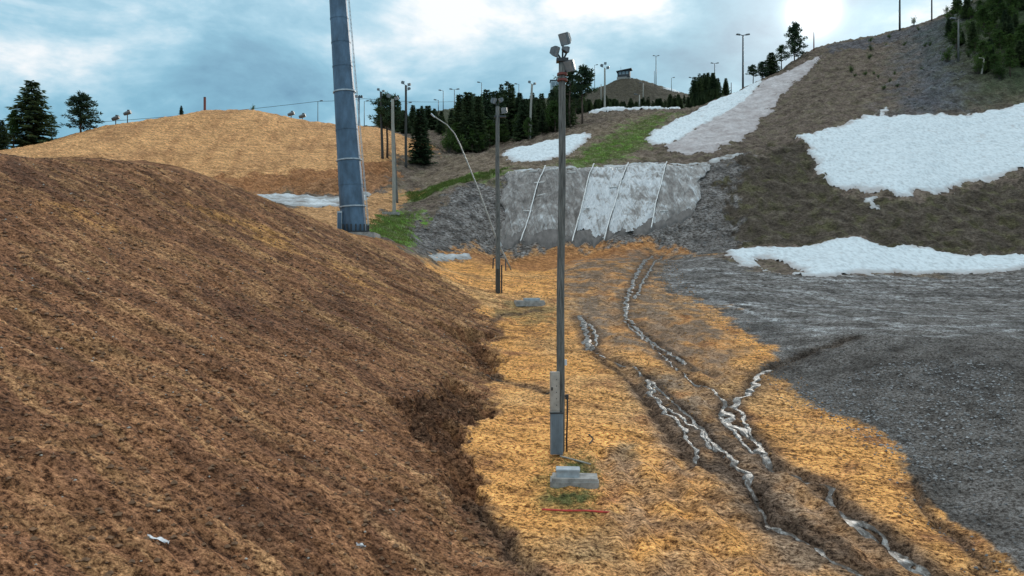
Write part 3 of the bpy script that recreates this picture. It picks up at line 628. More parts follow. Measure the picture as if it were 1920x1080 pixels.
ca = gm.attributes.new('Col', 'FLOAT_COLOR', 'POINT'); ca.data.foreach_set('color', np.concatenate([col, np.ones((len(col), 1))], 1).astype(np.float32).ravel())
ka = gm.attributes.new('Kind', 'FLOAT_VECTOR', 'POINT'); ka.data.foreach_set('vector', kind.astype(np.float32).ravel())
ground = link('ground', gm); ground['kind'] = 'structure'

# ------------------------------------------------------------------ snow lying on the ground
def snow_field(label, poly, step, thick, mt, rag=0.5, lift=0.0, holes=0.0, group=None, seed=0, bare=None):
    px = [p[0] for p in poly]; py = [p[1] for p in poly]
    x = np.arange(min(px) - 2, max(px) + 2, step); y = np.arange(min(py) - 2, max(py) + 2, step)
    X, Y = np.meshgrid(x, y); X = X.ravel(); Y = Y.ravel()
    s = poly_sd(X + rag * 2 * fbm(X + seed, Y, 0.28, 4), Y + rag * 2 * fbm(X, Y + 50 + seed, 0.28, 4), poly) + rag * 0.9 * fbm(X, Y + seed, 1.1, 4, 0.65)
    if holes: s = np.minimum(s, (fbm(X + seed, Y, 0.22, 5, 0.6) + holes) * 3.0)
    if bare: s = np.minimum(s, -poly_sd(X + 0.9 * fbm(X, Y, 0.8, 4, .65), Y + 0.9 * fbm(X + 9, Y, 0.8, 4, .65), bare))
    ht = 0.10 * sstep(0.3, 1.5, s) * (np.abs(fbm(X * 0.7, Y + seed, 0.6, 3)) - 0.2) + thick * (1 - np.exp(-np.maximum(s, 0) / 0.9)) * (1 + 0.35 * fbm(X, Y, 0.5, 3)) - 0.10 * sstep(0.1, -0.3, s) + lift * sstep(0, 1, s) - 0.02
    H = base_h(X, Y) + 0.6 * relief(X, Y, zones(X, Y)) + np.maximum(ht, -0.3) + 0.10 * sstep(0, .4, s)
    H = np.where(s < 0, np.minimum(H, ground_h(X, Y) - 0.06), H)
    ny, nx = len(y), len(x); id_ = np.arange(nx * ny).reshape(ny, nx)
    q = np.stack([id_[:-1, :-1], id_[:-1, 1:], id_[1:, 1:], id_[1:, :-1]], -1).reshape(-1, 4)
    q = q[(s[q] > -step * 0.9).all(1) & (s[q] > -0.05).any(1)]
    used, inv = np.unique(q, return_inverse=True)
    me = grid_mesh('snow_patch', np.stack([X, Y, H], 1)[used], inv.reshape(-1, 4), MT[mt])
    e = me.attributes.new('Edge', 'FLOAT', 'POINT'); e.data.foreach_set('value', (1 - sstep(0.0, 0.9, s[used])).astype(np.float32))
    o = link('snow_patch', me)
    return tag(o, label, 'snow patch', group)
snow_field('large bright white snow field on the steep brown hillside', W((1495,258),(1540,244),(1595,232),(1612,212),(1640,214),(1650,222),(1652,200),(1664,200),(1668,222),(1800,215),(1860,206),(1925,192),(2050,180),(2050,315),(1925,322),(1810,342),(1790,358),(1700,366),(1640,358),(1560,352),(1535,320)), 0.30, 0.15, 'snow', 0.6)
snow_field('low white snow bank edging the grey gravel shelf', W((1345,474),(1420,462),(1530,460),(1590,446),(1660,462),(1720,464),(1800,474),(1920,480),(2050,480),(2050,502),(1920,505),(1700,513),(1530,520),(1440,512),(1420,500),(1380,496)), 0.22, 0.20, 'snow', 0.5, seed=5, bare=W((1412,488),(1440,482),(1475,495),(1505,512),(1455,514),(1425,500)))
snow_field('small grimy snow tongue just below the large snow field', W((1612,372),(1650,366),(1662,380),(1645,398),(1630,392)), 0.2, 0.08, 'edge_snow', 0.5, holes=0.1, seed=47)
snow_field('thin broken line of grimy snow along the top of the sheeted slope', W((965,317),(1100,310),(1325,303),(1325,309),(1100,315),(965,322)), 0.22, 0.08, 'edge_snow', 0.35, holes=0.12, seed=51)
snow_field('bright white upper snow strip along the ridge of the run', W((1213,268),(1218,250),(1262,226),(1340,190),(1432,143),(1425,165),(1400,190),(1340,225),(1255,275)), 0.33, 0.14, 'snow', 0.35, seed=9)
snow_field('long dirty pinkish-grey snow strip running up to the hill crest', W((1245,275),(1330,226),(1392,188),(1432,152),(1500,122),(1545,102),(1520,130),(1480,165),(1430,225),(1395,262),(1330,285),(1270,290)), 0.33, 0.12, 'dirty_snow', 0.4, seed=13)
snow_field('oval white snow patch beside the green run', W((938,292),(955,281),(1040,262),(1105,248),(1110,258),(1085,280),(1030,302),(970,305)), 0.3, 0.12, 'snow', 0.4, seed=17)
snow_field('grimy narrow snow strip between the sheeted slope and the dirty strip', W((1330,300),(1365,290),(1405,283),(1385,295),(1350,306),(1335,307)), 0.3, 0.16, 'edge_snow', 0.3, seed=21)
snow_field('grey melting snow in the hollow below the tan pile', W((455,360,80),(520,357,82.5),(640,360,82.5),(700,355,84),(690,372,78),(600,381,75.5),(530,381,75)), 0.3, 0.18, 'edge_snow', 0.4, seed=23)
snow_field('broken snow remnants at the foot of the far wood', W((1105,219,146),(1110,211,158),(1190,210,158),(1275,204,158),(1275,209,146),(1200,215,144)), 0.4, 0.35, 'snow', 0.8, 0.5, holes=0.12, seed=29)
snow_field('snow patch beneath the shoulder of the far hilltop', W((1240,176,292),(1250,166,298),(1272,166,298),(1275,175,292)), 0.8, 0.6, 'snow', 0.6, seed=31)
snow_field('snow strip across the slope behind the tan pile', W((740,233,170),(750,222,186),(800,218,190),(800,224,182),(765,236,168)), 0.6, 0.6, 'snow', 0.5, 0.6, seed=37)
snow_field('small snow scrap on the slope above the wood', W((845,224,180),(850,214,196),(885,213,196),(880,220,184)), 0.6, 0.4, 'snow', 0.5, 0.5, seed=41)
snow_field('thin strip of stony snow at the foot of the gravel bowl', W((800,486),(815,476),(880,474),(890,482),(850,490)), 0.2, 0.08, 'edge_snow', 0.4, holes=0.2, seed=43)

# ------------------------------------------------------------------ meltwater in the rills
wmb_count = 0
for line, w, dep, water in rills:
    if not water: continue
    P2 = np.array(line); seg = np.linalg.norm(np.diff(P2, axis=0), axis=1); L = np.concatenate([[0], np.cumsum(seg)])
    m = max(8, int(L[-1] / 0.07)); t = np.linspace(0, L[-1], m)
    cx = np.interp(t, L, P2[:, 0]); cy = np.interp(t, L, P2[:, 1])
    # the bed wanders with the relief: undo its wobble
    for _ in range(3):
        cx2 = np.interp(t, L, P2[:, 0]) - 0.22 * fbm(cx, cy, 1.4, 3); cy2 = np.interp(t, L, P2[:, 1]) - 0.3 * fbm(cx + 31, cy, 1.1, 3); cx, cy = cx2, cy2
    tx, ty = np.gradient(cx), np.gradient(cy); tl = np.hypot(tx, ty) + 1e-9; nx_, ny_ = -ty / tl, tx / tl
    zb = ground_h(cx, cy); ker = np.ones(9) / 9; zb = np.convolve(np.pad(zb, 4, 'edge'), ker, 'valid')
    ww = w * np.clip(1.1 + 1.5 * fbm(cx, cy, 2.2, 3), 0.25, 1.9); k = 7
    off = np.linspace(-1, 1, k)
    vx = cx[:, None] + nx_[:, None] * ww[:, None] * off; vy = cy[:, None] + ny_[:, None] * ww[:, None] * off
    vz = np.repeat((zb + 0.06)[:, None], k, 1) + 0.014 * fbm(vx, vy, 6.0, 3)
    vz[:, 0] -= 0.06; vz[:, -1] -= 0.06
    id_ = np.arange(m * k).reshape(m, k); q = np.stack([id_[:-1, :-1], id_[:-1, 1:], id_[1:, 1:], id_[1:, :-1]], -1).reshape(-1, 4)
    o = link('stream', grid_mesh('stream', np.stack([vx.ravel(), vy.ravel(), vz.ravel()], 1), q[:, ::-1], MT['water'])); o['kind'] = 'structure'

# ------------------------------------------------------------------ the sheeted slope
rng = random.Random(5)
seams = [((955,324),(930,446)), ((1022,320),(982,446)), ((1113,317),(1078,446)), ((1178,314),(1138,440)), ((1251,313),(1224,420)), ((1331,311),(1300,398))]
def sheet_mat(name, dirt, lo, hi):
    m, nt, b = principled(name)
    co = N(nt, 'ShaderNodeTexCoord').outputs['Object']
    f = noise(nt, co, 0.35, 6, 0.65, 0.8)
    g = noise(nt, mapping(nt, mapping(nt, co, rot=(0, R(12), 0)), (1.0, 0.18, 0.18)), 1.5, 8, 0.72, 1.2)
    w = noise(nt, mapping(nt, mapping(nt, co, rot=(0, R(-28), 0)), (1.0, 0.25, 0.22)), 2.6, 5, 0.7, 1.5)
    k = mth(nt, 'ADD', mth(nt, 'MULTIPLY', f, 0.40), mth(nt, 'ADD', mth(nt, 'MULTIPLY', g, 0.38), mth(nt, 'MULTIPLY', w, 0.22)))
    r = ramp(nt, [(lo, dirt), (lo + (hi - lo) * .45, (0.30, 0.272, 0.250)), (lo + (hi - lo) * .75, (0.50, 0.485, 0.47)), (hi, (0.80, 0.83, 0.85))]); nt.links.new(k, r.inputs[0])
    nt.links.new(r.outputs[0], b.inputs['Base Color']); b.inputs['Roughness'].default_value = 0.4
    bp = N(nt, 'ShaderNodeBump'); bp.inputs['Strength'].default_value = 1.0; bp.inputs['Distance'].default_value = 0.5
    nt.links.new(mth(nt, 'ADD', g, w), bp.inputs['Height']); nt.links.new(bp.outputs[0], b.inputs['Normal']); return m
MT['sheet_dirty'] = sheet_mat('muddy_sheet', (0.13, 0.112, 0.098), 0.43, 0.61)
MT['sheet'] = sheet_mat('weathered_sheet', (0.17, 0.155, 0.15), 0.34, 0.50)
MT['sheet_edge'] = sheet_mat('stained_sheet', (0.17, 0.15, 0.14), 0.39, 0.57)
MT['webbing'] = mat('white_webbing', (0.72, 0.72, 0.70), 0.7, var=0.3, scale=4)
hz0 = hit(1130, 440)
cov = thing('slope_cover', 'whitish weathered sheets with pale seams covering the steep built slope', 'ground sheet', (hz0[0], hz0[1], gz(*hz0)))
co_ = np.array(cov.location)
def seam_pt(k, t):
    (a, b), (c, d) = seams[k]; return a + (c - a) * t, b + (d - b) * t
plan = []
for k in range(6):
    a, b = wp(seams[k][0]), wp(seams[k][1]); plan.append((np.array(a), np.array(b)))
for k in range(5):
    nu, nv = 36, 64
    s = np.linspace(0.012, 0.988, nu); t = np.linspace(0, 1, nv); S, T = np.meshgrid(s, t)
    TT = T * (1.0 + 0.05 * np.sin(S * 5 + k * 2) + 0.09 * perlin(S * 4 + k * 7, T * 0 + 3.3) + 0.015 * perlin(S * 17 + k * 7, T * 0 + 8.3))
    A0, B0 = plan[k]; A1, B1 = plan[k + 1]
    X = (A0[0] + (B0[0] - A0[0]) * TT) * (1 - S) + (A1[0] + (B1[0] - A1[0]) * TT) * S
    Y = (A0[1] + (B0[1] - A0[1]) * TT) * (1 - S) + (A1[1] + (B1[1] - A1[1]) * TT) * S
    side = np.exp(-(S / 0.25) ** 2) * (k == 0) + np.exp(-((1 - S) / 0.25) ** 2) * (k == 4)
    X = X + side * (0.9 * perlin(T * 3.1 + 2.2, T * 0 + k) + 0.5 * perlin(T * 9.3, T * 0 + 4.4 + k))
    H = base_h(X, Y) + 0.30 - 0.22 * np.exp(-(S / 0.05) ** 2) * (k == 0) - 0.22 * np.exp(-((1 - S) / 0.05) ** 2) * (k == 4) + 0.20 * fbm(X * 1.0, Y * 0.5, 0.55, 3) + 0.26 * np.abs(fbm(X * 1.4 + k * 9, Y * 0.35, 0.9, 4, 0.6)) + 0.05 * fbm(X, Y, 2.5, 3)
    H = H - 0.25 * np.exp(-((T - 1) / 0.05) ** 2) + 0.10 * np.abs(perlin(X * 1.1 + Y * 0.5, Y * 0.4 - X * .1)) - 0.25 * np.exp(-(T / 0.03) ** 2)
    q = np.arange(nu * nv).reshape(nv, nu); qq = np.stack([q[:-1, :-1], q[1:, :-1], q[1:, 1:], q[:-1, 1:]], -1).reshape(-1, 4)
    o = link('sheet', grid_mesh('sheet', np.stack([X.ravel(), Y.ravel(), H.ravel()], 1) - co_, qq, MT[['sheet_dirty', 'sheet_dirty', 'sheet', 'sheet', 'sheet_edge'][k]]), cov)
    o['label'] = ['muddy grey sheet', 'muddy grey sheet with a torn look', 'pale sheet', 'brightest white sheet', 'pale stained sheet'][k]
MT['skirt'] = mat('dark_crumpled_plastic', (0.085, 0.078, 0.072), 0.5, var=0.65, scale=2.5, bump=1.0, stretch=(1, .3, .3))
for k in range(5):
    nu, nv = 36, 14
    S, T = np.meshgrid(np.linspace(0.0, 1.0, nu), np.linspace(0, 1, nv)); TT = 0.93 + 0.20 * T * (0.8 + 0.5 * perlin(S * 5 + k * 5, T * 0 + 1.3))
    A0, B0 = plan[k]; A1, B1 = plan[k + 1]
    X = (A0[0] + (B0[0] - A0[0]) * TT) * (1 - S) + (A1[0] + (B1[0] - A1[0]) * TT) * S; Y = (A0[1] + (B0[1] - A0[1]) * TT) * (1 - S) + (A1[1] + (B1[1] - A1[1]) * TT) * S
    H = base_h(X, Y) + 0.14 + 0.16 * np.abs(fbm(X, Y * 0.6, 1.0, 4, 0.6)) - 0.22 * np.exp(-((T - 1) / 0.12) ** 2)
    q = np.arange(nu * nv).reshape(nv, nu); qq = np.stack([q[:-1, :-1], q[1:, :-1], q[1:, 1:], q[:-1, 1:]], -1).reshape(-1, 4)
    o = link('skirt', grid_mesh('skirt', np.stack([X.ravel(), Y.ravel(), H.ravel()], 1) - co_, qq, MT['skirt']), cov); o['label'] = 'dark crumpled lower edge of the sheet'
for k in range(1, 5):
    A0, B0 = plan[k]; t = np.linspace(0.0, 1.12, 60)
    X = A0[0] + (B0[0] - A0[0]) * t + 0.04 * np.sin(t * 9 + k); Y = A0[1] + (B0[1] - A0[1]) * t
    H = base_h(X, Y) + 0.46 + 0.20 * fbm(X * 1.0, Y * 0.5, 0.55, 3) + 0.26 * np.abs(fbm(X * 1.4 + k * 9, Y * .35, .9, 4, .6))
    MB().tube(np.stack([X, Y, H], 1) - co_, 0.06, 6).build('seam_strap', MT['webbing'], cov, True)
for u, v, l, ang in ((1000,330,0.9,0),(1035,327,1.2,5),(1010,352,1.0,3),(1066,324,1.1,0),(1072,332,.9,0),(1015,376,.8,10),(1150,360,.8,0),(1165,322,.9,4),(990,404,.9,-8),(1245,405,.8,0),(1100,400,.6,0)):
    x, y = hit(u, v); z = float(base_h([x], [y])[0]) + 0.48
    p = np.array((x, y, z)) - co_
    MB().tube([p - np.array((l / 2, 0, 0)), p + np.array((l / 2, 0.0, 0.05 + l * math.sin(R(ang)))) ], 0.055, 5).build('cross_strap', MT['webbing'], cov, True)

# ------------------------------------------------------------------ trees
def quad_leaf(vs, fs, c, d, n, L, w):
    d = d / (np.linalg.norm(d) + 1e-9); s = np.cross(d, n); s = s / (np.linalg.norm(s) + 1e-9)
    o = len(vs); vs += [c, c + d * L * 0.5 + s * w * 0.5, c + d * L, c + d * L * 0.5 - s * w * 0.5]; fs.append((o, o + 1, o + 2, o + 3))
def spruce_meshes(seed, width=0.24, bare=0.06, gap=0.0):
    r = np.random.RandomState(seed); vs, fs = [], []
    nl = 46
    for i in range(nl):
        h = bare + (1 - bare) * (i + r.rand() * 0.8) / nl
        Lb = width * ((1 - h) ** 0.75) * (0.65 + 0.55 * r.rand()) + 0.012
        nb = 6 if h < 0.8 else 4
        a0 = r.rand() * 6.28
        for b in range(nb):
            if r.rand() < gap: continue
            a = a0 + b * 6.283 / nb + r.randn() * 0.25; L = Lb * (0.7 + 0.55 * r.rand()); ca, sa = math.cos(a), math.sin(a)
            ns = max(3, int(L / 0.018))
            for j in range(ns):
                t = (j + 0.6) / ns
                p = np.array((ca * L * t, sa * L * t, h - 0.45 * L * t + 0.28 * L * t * t))
                for sd in (-1, 1):
                    d = np.array((ca, sa, -0.25)) + sd * np.array((-sa, ca, 0)) * (0.7 + 0.4 * r.rand()) + r.randn(3) * 0.2
                    d[2] -= 0.35 * r.rand()
                    quad_leaf(vs, fs, p, d, np.array((0, 0, 1.0)) + r.randn(3) * 0.45, 0.045 + 0.03 * r.rand(), 0.026)
            quad_leaf(vs, fs, np.array((ca * L * .85, sa * L * .85, h - .2 * L)), np.array((ca, sa, 0.1)), np.array((0, 0, 1.0)) + r.randn(3) * .3, 0.06, 0.03)
    cm = bpy.data.meshes.new('crown'); cm.from_pydata([tuple(v) for v in vs], [], fs); cm.materials.append(MT['spruce'])
    tm = MB().tube([(0, 0, -0.03), (0, 0, 0.3), (0.003, 0, 0.65), (0, 0, 0.99)], [0.018, 0.014, 0.008, 0.002], 7).mesh('trunk', MT['bark'], True)
    return tm, cm
def pine_meshes(seed, bare=0.35, width=0.26, puff=0.075, nb=34, mt='pine', lean=0.0, dens=1.0):
    r = np.random.RandomState(seed); vs, fs = [], []
    mb = MB(); path = [(0, 0, -0.03)] + [(lean * t * t + 0.012 * r.randn(), 0.012 * r.randn(), t) for t in (0.25, 0.5, 0.75, 0.93)]
    mb.tube(path, [0.020, 0.017, 0.013, 0.008, 0.003], 7)
    for i in range(nb):
        h = bare + (0.97 - bare) * (i + r.rand()) / nb
        prof = math.sin(min(1.0, (1 - h) / (1 - bare) * 1.25 + 0.12) * math.pi * 0.5)
        L = width * prof * (0.45 + 0.75 * r.rand()); a = r.rand() * 6.28
        x0 = lean * h * h
        e = np.array((x0 + math.cos(a) * L, math.sin(a) * L, h + L * (0.05 + 0.45 * r.rand())))
        mb.tube([(x0, 0, h - 0.02), (x0 + math.cos(a) * L * .5, math.sin(a) * L * .5, h + L * .08), tuple(e)], [0.006, 0.004, 0.0015], 4, False)
        for c in range(3):
            ctr = e + (np.array((x0, 0, h)) - e) * c * 0.27 + r.randn(3) * 0.012; pr = puff * (0.6 + 0.6 * r.rand())
            for j in range(int(26 * dens)):
                d = r.randn(3); d /= np.linalg.norm(d); d[2] = d[2] * 0.55 + 0.18
                quad_leaf(vs, fs, ctr + d * pr * 0.45 * r.rand(), d, r.randn(3), pr * (0.55 + 0.4 * r.rand()), 0.019)
    cm = bpy.data.meshes.new('crown'); cm.from_pydata([tuple(v) for v in vs], [], fs); cm.materials.append(MT[mt])
    return mb.mesh('trunk', MT['pine_bark'], True), cm
def bush_meshes(seed):
    r = np.random.RandomState(seed); vs, fs = [], []; mb = MB()
    for s in range(7):
        a = r.rand() * 6.28; lean = 0.12 + 0.22 * r.rand(); H = 0.6 + 0.4 * r.rand()
        top = np.array((math.cos(a) * lean, math.sin(a) * lean, H))
        mb.tube([(0.02 * math.cos(a), 0.02 * math.sin(a), -0.04), tuple(top * 0.5 + np.array((0, 0, 0.05))), tuple(top)], [0.016, 0.010, 0.003], 5, False)
        for c in range(9):
            ctr = top * (0.3 + 0.75 * r.rand()) + r.randn(3) * 0.075
            for j in range(16):
                d = r.randn(3); quad_leaf(vs, fs, ctr + r.randn(3) * 0.05, d, r.randn(3), 0.055, 0.038)
    cm = bpy.data.meshes.new('crown'); cm.from_pydata([tuple(v) for v in vs], [], fs); cm.materials.append(MT['birch'])
    return mb.mesh('trunk', MT['bark'], True), cm
SPR = [spruce_meshes(1, 0.21), spruce_meshes(2, 0.17), spruce_meshes(3, 0.25, 0.03), spruce_meshes(4, 0.19, 0.1, 0.35), spruce_meshes(6, 0.15, 0.04)]
PIN = [pine_meshes(1), pine_meshes(2, 0.45, 0.22), pine_meshes(3, 0.12, 0.30, 0.10, 60), pine_meshes(4, 0.55, 0.20, 0.07, 26)]
BSH = [bush_meshes(1), bush_meshes(2), bush_meshes(3)]
BIR = [pine_meshes(8, 0.3, 0.20, 0.10, 30, 'birch', 0.03, 0.8), pine_meshes(9, 0.2, 0.24, 0.10, 30, 'birch', -0.04, 0.8)]
KINDS = {'spruce_tree': SPR, 'pine_tree': PIN, 'bush': BSH, 'birch_tree': BIR}
trees = []                       # collected, then set on the ground together
def tree(kind, var, u, d, h, label, group=None, wide=1.0, cat='tree'):
    trees.append((kind, var, (u - U0) / F * d, d, h, label, group, wide, cat))
def hpx(px, d): return px / F * d
# left skyline
tree('spruce_tree', 2, 60, 112, hpx(122, 112), 'tall full dark spruce standing behind the left shoulder of the tan pile', wide=1.5)
tree('pine_tree', 2, 152, 116, hpx(72, 116), 'broad bushy pine on the left shoulder of the tan pile', wide=1.35)
tree('spruce_tree', 0, 2, 106, hpx(60, 106), 'dark spruce with layered branches beside the tall full spruce', wide=1.3)
tree('birch_tree', 0, 25, 110, hpx(70, 110), 'slim pale-trunked tree leaning on the tall full spruce')
tree('birch_tree', 1, 96, 116, hpx(44, 116), 'small thin light-green tree between the spruce and the bushy pine')
tree('spruce_tree', 1, 340, 131, hpx(17, 131), 'tiny spruce on top of the tan pile next to the red post', wide=1.4)
tree('bush', 0, 474, 131, hpx(12, 131), 'little dark bush on the crest of the tan pile', cat='bush')
# round the middle poles
tree('pine_tree', 1, 726, 98, hpx(118, 98), 'pine with bare trunk and high crown among the wooden poles', wide=1.0)
tree('pine_tree', 3, 737, 96, hpx(126, 96), 'taller ragged pine rising beside the pale wooden poles', wide=.8)
tree('spruce_tree', 4, 788, 99, hpx(106, 99), 'narrow dark spruce alone at the end of the tan pile', wide=1.35)
tree('bush', 1, 800, 100, hpx(46, 100), 'leafy bush at the foot of the narrow lone spruce', cat='bush')
tree('bush', 2, 842, 113, hpx(44, 113), 'light green bush at the front edge of the wood', cat='bush', wide=1.2)
tree('bush', 0, 868, 113, hpx(48, 113), 'bright green bush at the front of the wood by the long lance', cat='bush', wide=1.2)
# the wood behind the oval snow patch
rs = random.Random(3)
wood = 'dark spruces in the wood above the oval snow patch'
for i in range(80):
    u = rs.uniform(842, 1068); d = rs.uniform(113, 150) + (u - 842) * 0.03
    h = rs.uniform(4.2, 8.6) * (1.05 if u < 960 else 0.85)
    tree('spruce_tree', rs.randrange(5), u, d, h, 'dark spruce packed in the wood above the oval snow patch', wood, rs.uniform(0.85, 1.15))
for u, d, h, k, v, lab in ((953,132,9.6,'spruce_tree',3,'thin open spruce overtopping the wood'), (880,122,8.4,'pine_tree',1,'flat-topped pine overtopping the left part of the wood'), (912,126,9.0,'spruce_tree',1,'pointed spruce overtopping the wood next to the flat-topped pine'),
        (1068,122,9.4,'pine_tree',3,'tall bare-trunked pine standing behind the big floodlight pole'), (1092,122,8.9,'pine_tree',1,'tall pine with level branches in front of the hilltop hut slope'), (1080,128,6.5,'pine_tree',0,'shorter pine between the two tall bare-trunked pines')):
    tree(k, v, u, d, h, lab)
for i in range(16):
    u = rs.uniform(846, 1060); d = rs.uniform(111, 122) + (u - 842) * 0.03
    tree('birch_tree', rs.randrange(2), u, d, rs.uniform(3.0, 5.2), 'light green young tree along the front edge of the dark wood', 'young trees along the wood edge', rs.uniform(.9, 1.3))
# far wood below the hilltop
farw = 'trees of the far wood below the hilltop hut'
for i in range(120):
    u = rs.uniform(1050, 1345); d = rs.uniform(163, 208)
    tree('spruce_tree', rs.randrange(5), u, d, rs.uniform(1.9, 3.6), 'small dark spruce in the far wood below the hilltop hut', farw, rs.uniform(1.3, 1.9))
for i in range(26):
    u = rs.uniform(1296, 1362); d = rs.uniform(215, 250)
    tree('spruce_tree', rs.randrange(5), u, d, rs.uniform(4.0, 6.5), 'small spruce in the row on the skyline right of the hilltop hut', 'spruces on the skyline', rs.uniform(1.1, 1.5))
for i in range(26):
    u = rs.uniform(700, 850); d = rs.uniform(150, 190)
    tree('spruce_tree', rs.randrange(5), u, d, rs.uniform(3.0, 4.8), 'low dark spruce on the slope behind the tan pile', 'low spruces behind the tan pile', rs.uniform(1.3, 1.8))
# crest of the right hill
for u, d, h, k, v, w, lab in ((1490,149,7.0,'pine_tree',2,.85,'tallest wind-bent pine on the crest of the snow-striped hill'), (1466,147,4.6,'pine_tree',0,1.2,'middle pine of the crest row, next to the tallest one'),
        (1446,146,4.2,'spruce_tree',2,1.7,'dense spruce in the crest row of the snow-striped hill'), (1430,143,3.0,'pine_tree',2,1.2,'low pine in the crest row above the snow strip'), (1412,142,3.6,'pine_tree',1,1.3,'last small pine of the crest row next to the tall lamp mast'),
        (1714,157,1.6,'bush',0,1.0,'small bush on the hill crest between two masts'), (1775,157,1.8,'bush',1,1.0,'small bush on the hill crest before the wooded corner')):
    tree(k, v, u, d, h, lab, None, w, 'bush' if k == 'bush' else 'tree')
cor = 'bushes on the dark wooded corner of the right hill'
for i in range(170):
    u = rs.uniform(1775, 1960); d = rs.uniform(108, 155)
    if u < 1830 and d < 118: continue
    if rs.random() < 0.55: tree('bush', rs.randrange(3), u, d, rs.uniform(1.2, 2.6), 'green leafy bush on the dark wooded corner of the right hill', cor, rs.uniform(1.0, 1.5), 'bush')
    else:
        kd_ = rs.choice(['spruce_tree', 'birch_tree'])
        tree(kd_, rs.randrange(2), u, d, rs.uniform(2.0, 4.5), 'small pointed spruce on the dark wooded corner of the right hill' if kd_ == 'spruce_tree' else 'small leafy tree on the dark wooded corner of the right hill', 'small spruces on the wooded corner' if kd_ == 'spruce_tree' else 'small leafy trees on the wooded corner', 1.2)
for i in range(22):
    u = rs.uniform(1570, 1790); d = rs.uniform(112, 150)
    tree('bush', rs.randrange(3), u, d, rs.uniform(0.5, 1.0), 'low scrubby bush dotted on the brown hillside above the snow field', 'low scrub on the right hillside', 1.4, 'bush')
TZ = ground_h([t[2] for t in trees], [t[3] for t in trees])
for (kind, var, x, y, h, lab, grp, wide, cat), z in zip(trees, TZ):
    o = thing(kind, lab, cat, (x, y, float(z) - 0.02), rs.uniform(0, 6.28), grp)
    tm, cm = KINDS[kind][var]
    a = link('trunk', tm, o); b = link('crown', cm, o)
    for q in (a, b): q.scale = (h * wide, h * wide, h)

# ------------------------------------------------------------------ floodlight poles and masts
def lamp_box(parent, c, size, yaw, pitch, name='floodlight'):
    size = tuple(q * 0.68 for q in size)
    """deep floodlight: tapered housing, visor rim and glass"""
    rm = rot(pitch, 0, yaw)
    w, h, dp = size
    def L(p): q = mul(rm, p); return (q[0] + c[0], q[1] + c[1], q[2] + c[2])
    m = MB()
    a = [(-w * .28, dp, -h * .28), (w * .28, dp, -h * .28), (w * .28, dp, h * .28), (-w * .28, dp, h * .28)]
    b = [(-w / 2, dp * .35, -h / 2), (w / 2, dp * .35, -h / 2), (w / 2, dp * .35, h / 2), (-w / 2, dp * .35, h / 2)]
    e = [(-w / 2, 0, -h / 2), (w / 2, 0, -h / 2), (w / 2, 0, h / 2), (-w / 2, 0, h / 2)]
    m.add([L(p) for p in a + b + e], [(0, 1, 2, 3)] + [(i, 4 + i, 4 + (i + 1) % 4, (i + 1) % 4) for i in range(4)] + [(4 + i, 8 + i, 8 + (i + 1) % 4, 4 + (i + 1) % 4) for i in range(4)] + [(11, 10, 9, 8)])
    o = m.build(name, MT['lamp'], parent)
    g = MB(); k = .46
    g.add([L(p) for p in [(-w * k, -0.012, -h * k), (w * k, -0.012, -h * k), (w * k, -0.012, h * k), (-w * k, -0.012, h * k), (-w * k, 0.01, -h * k), (w * k, 0.01, -h * k), (w * k, 0.01, h * k), (-w * k, 0.01, h * k)]],
          [(0, 1, 2, 3), (7, 6, 5, 4), (0, 4, 5, 1), (1, 5, 6, 2), (2, 6, 7, 3), (3, 7, 4, 0)])
    g.build('lamp_glass', MT['lamp_glass'], o)
    return o
def bracket(parent, a, b, r=0.03):
    return MB().tube([a, b], r, 6).build('bracket', MT['dark_steel'], parent)
def wood_pole(u, d, vtop, r0, r1, mt, label, lamps, group=None, lean=0.0, cat='floodlight pole', name='floodlight_pole'):
    x = (u - U0) / F * d; z0 = gz(x, d); H = (V0 - vtop) / F * d - z0
    o = thing(name, label, cat, (x, d, z0), 0, group)
    k = 14; zs = np.linspace(-0.25, H, k)
    MB().tube([(lean * max(z, 0) / H + 0.012 * math.sin(z * .9 + u), 0.01 * math.cos(z * 1.3), z) for z in zs], list(np.linspace(r0, r1, k)), 12).build('pole', MT[mt], o, True)
    for (dx, dz, w, h, dp, yaw, pit) in lamps:
        c = (lean + dx, -0.10, H + dz)
        lamp_box(o, c, (w, h, dp), yaw, pit)
        bracket(o, (lean, 0, min(H - 0.05, H + dz - h * .55)), (lean + dx * .85, 0.02, H + dz - h * .1))
    return o, H
near, Hn = wood_pole(1050, 22.7, 112, 0.122, 0.095, 'wood', 'big weathered wooden floodlight pole with grey cabinets at its foot',
    [(0.02, 0.55, 0.40, 0.50, 0.42, -40, 28), (-0.15, 0.20, 0.24, 0.42, 0.34, 55, 18), (0.16, -0.22, 0.40, 0.48, 0.40, -35, 30), (0.15, 0.24, 0.22, 0.24, 0.28, 120, 10)], lean=0.07)
for dz in (-0.45, -0.62): MB().tube([(0.065, 0, Hn + dz), (0.065, 0, Hn + dz + 0.06)], 0.15, 12).build('clamp_band', MT['rust'], near)
MB().box((0.065, 0, Hn - .02), (0.34, 0.26, 0.10)).build('head_plate', MT['dark_steel'], near)
bx = MB().box((-0.115, -0.27, 0.56), (0.36, 0.22, 1.16), ch=0.02); cab = bx.build('lower_cabinet', MT['grey_cab'], near)
cab['label'] = 'ribbed blue-grey lower cabinet'
for i in range(6): MB().box((-0.26 + i * 0.058, -0.385, 0.56), (0.026, 0.022, 1.08)).build('rib', MT['grey_cab'], cab)
MB().box((-0.115, -0.27, 1.15), (0.39, 0.25, 0.03)).build('cap', MT['dark_steel'], cab)
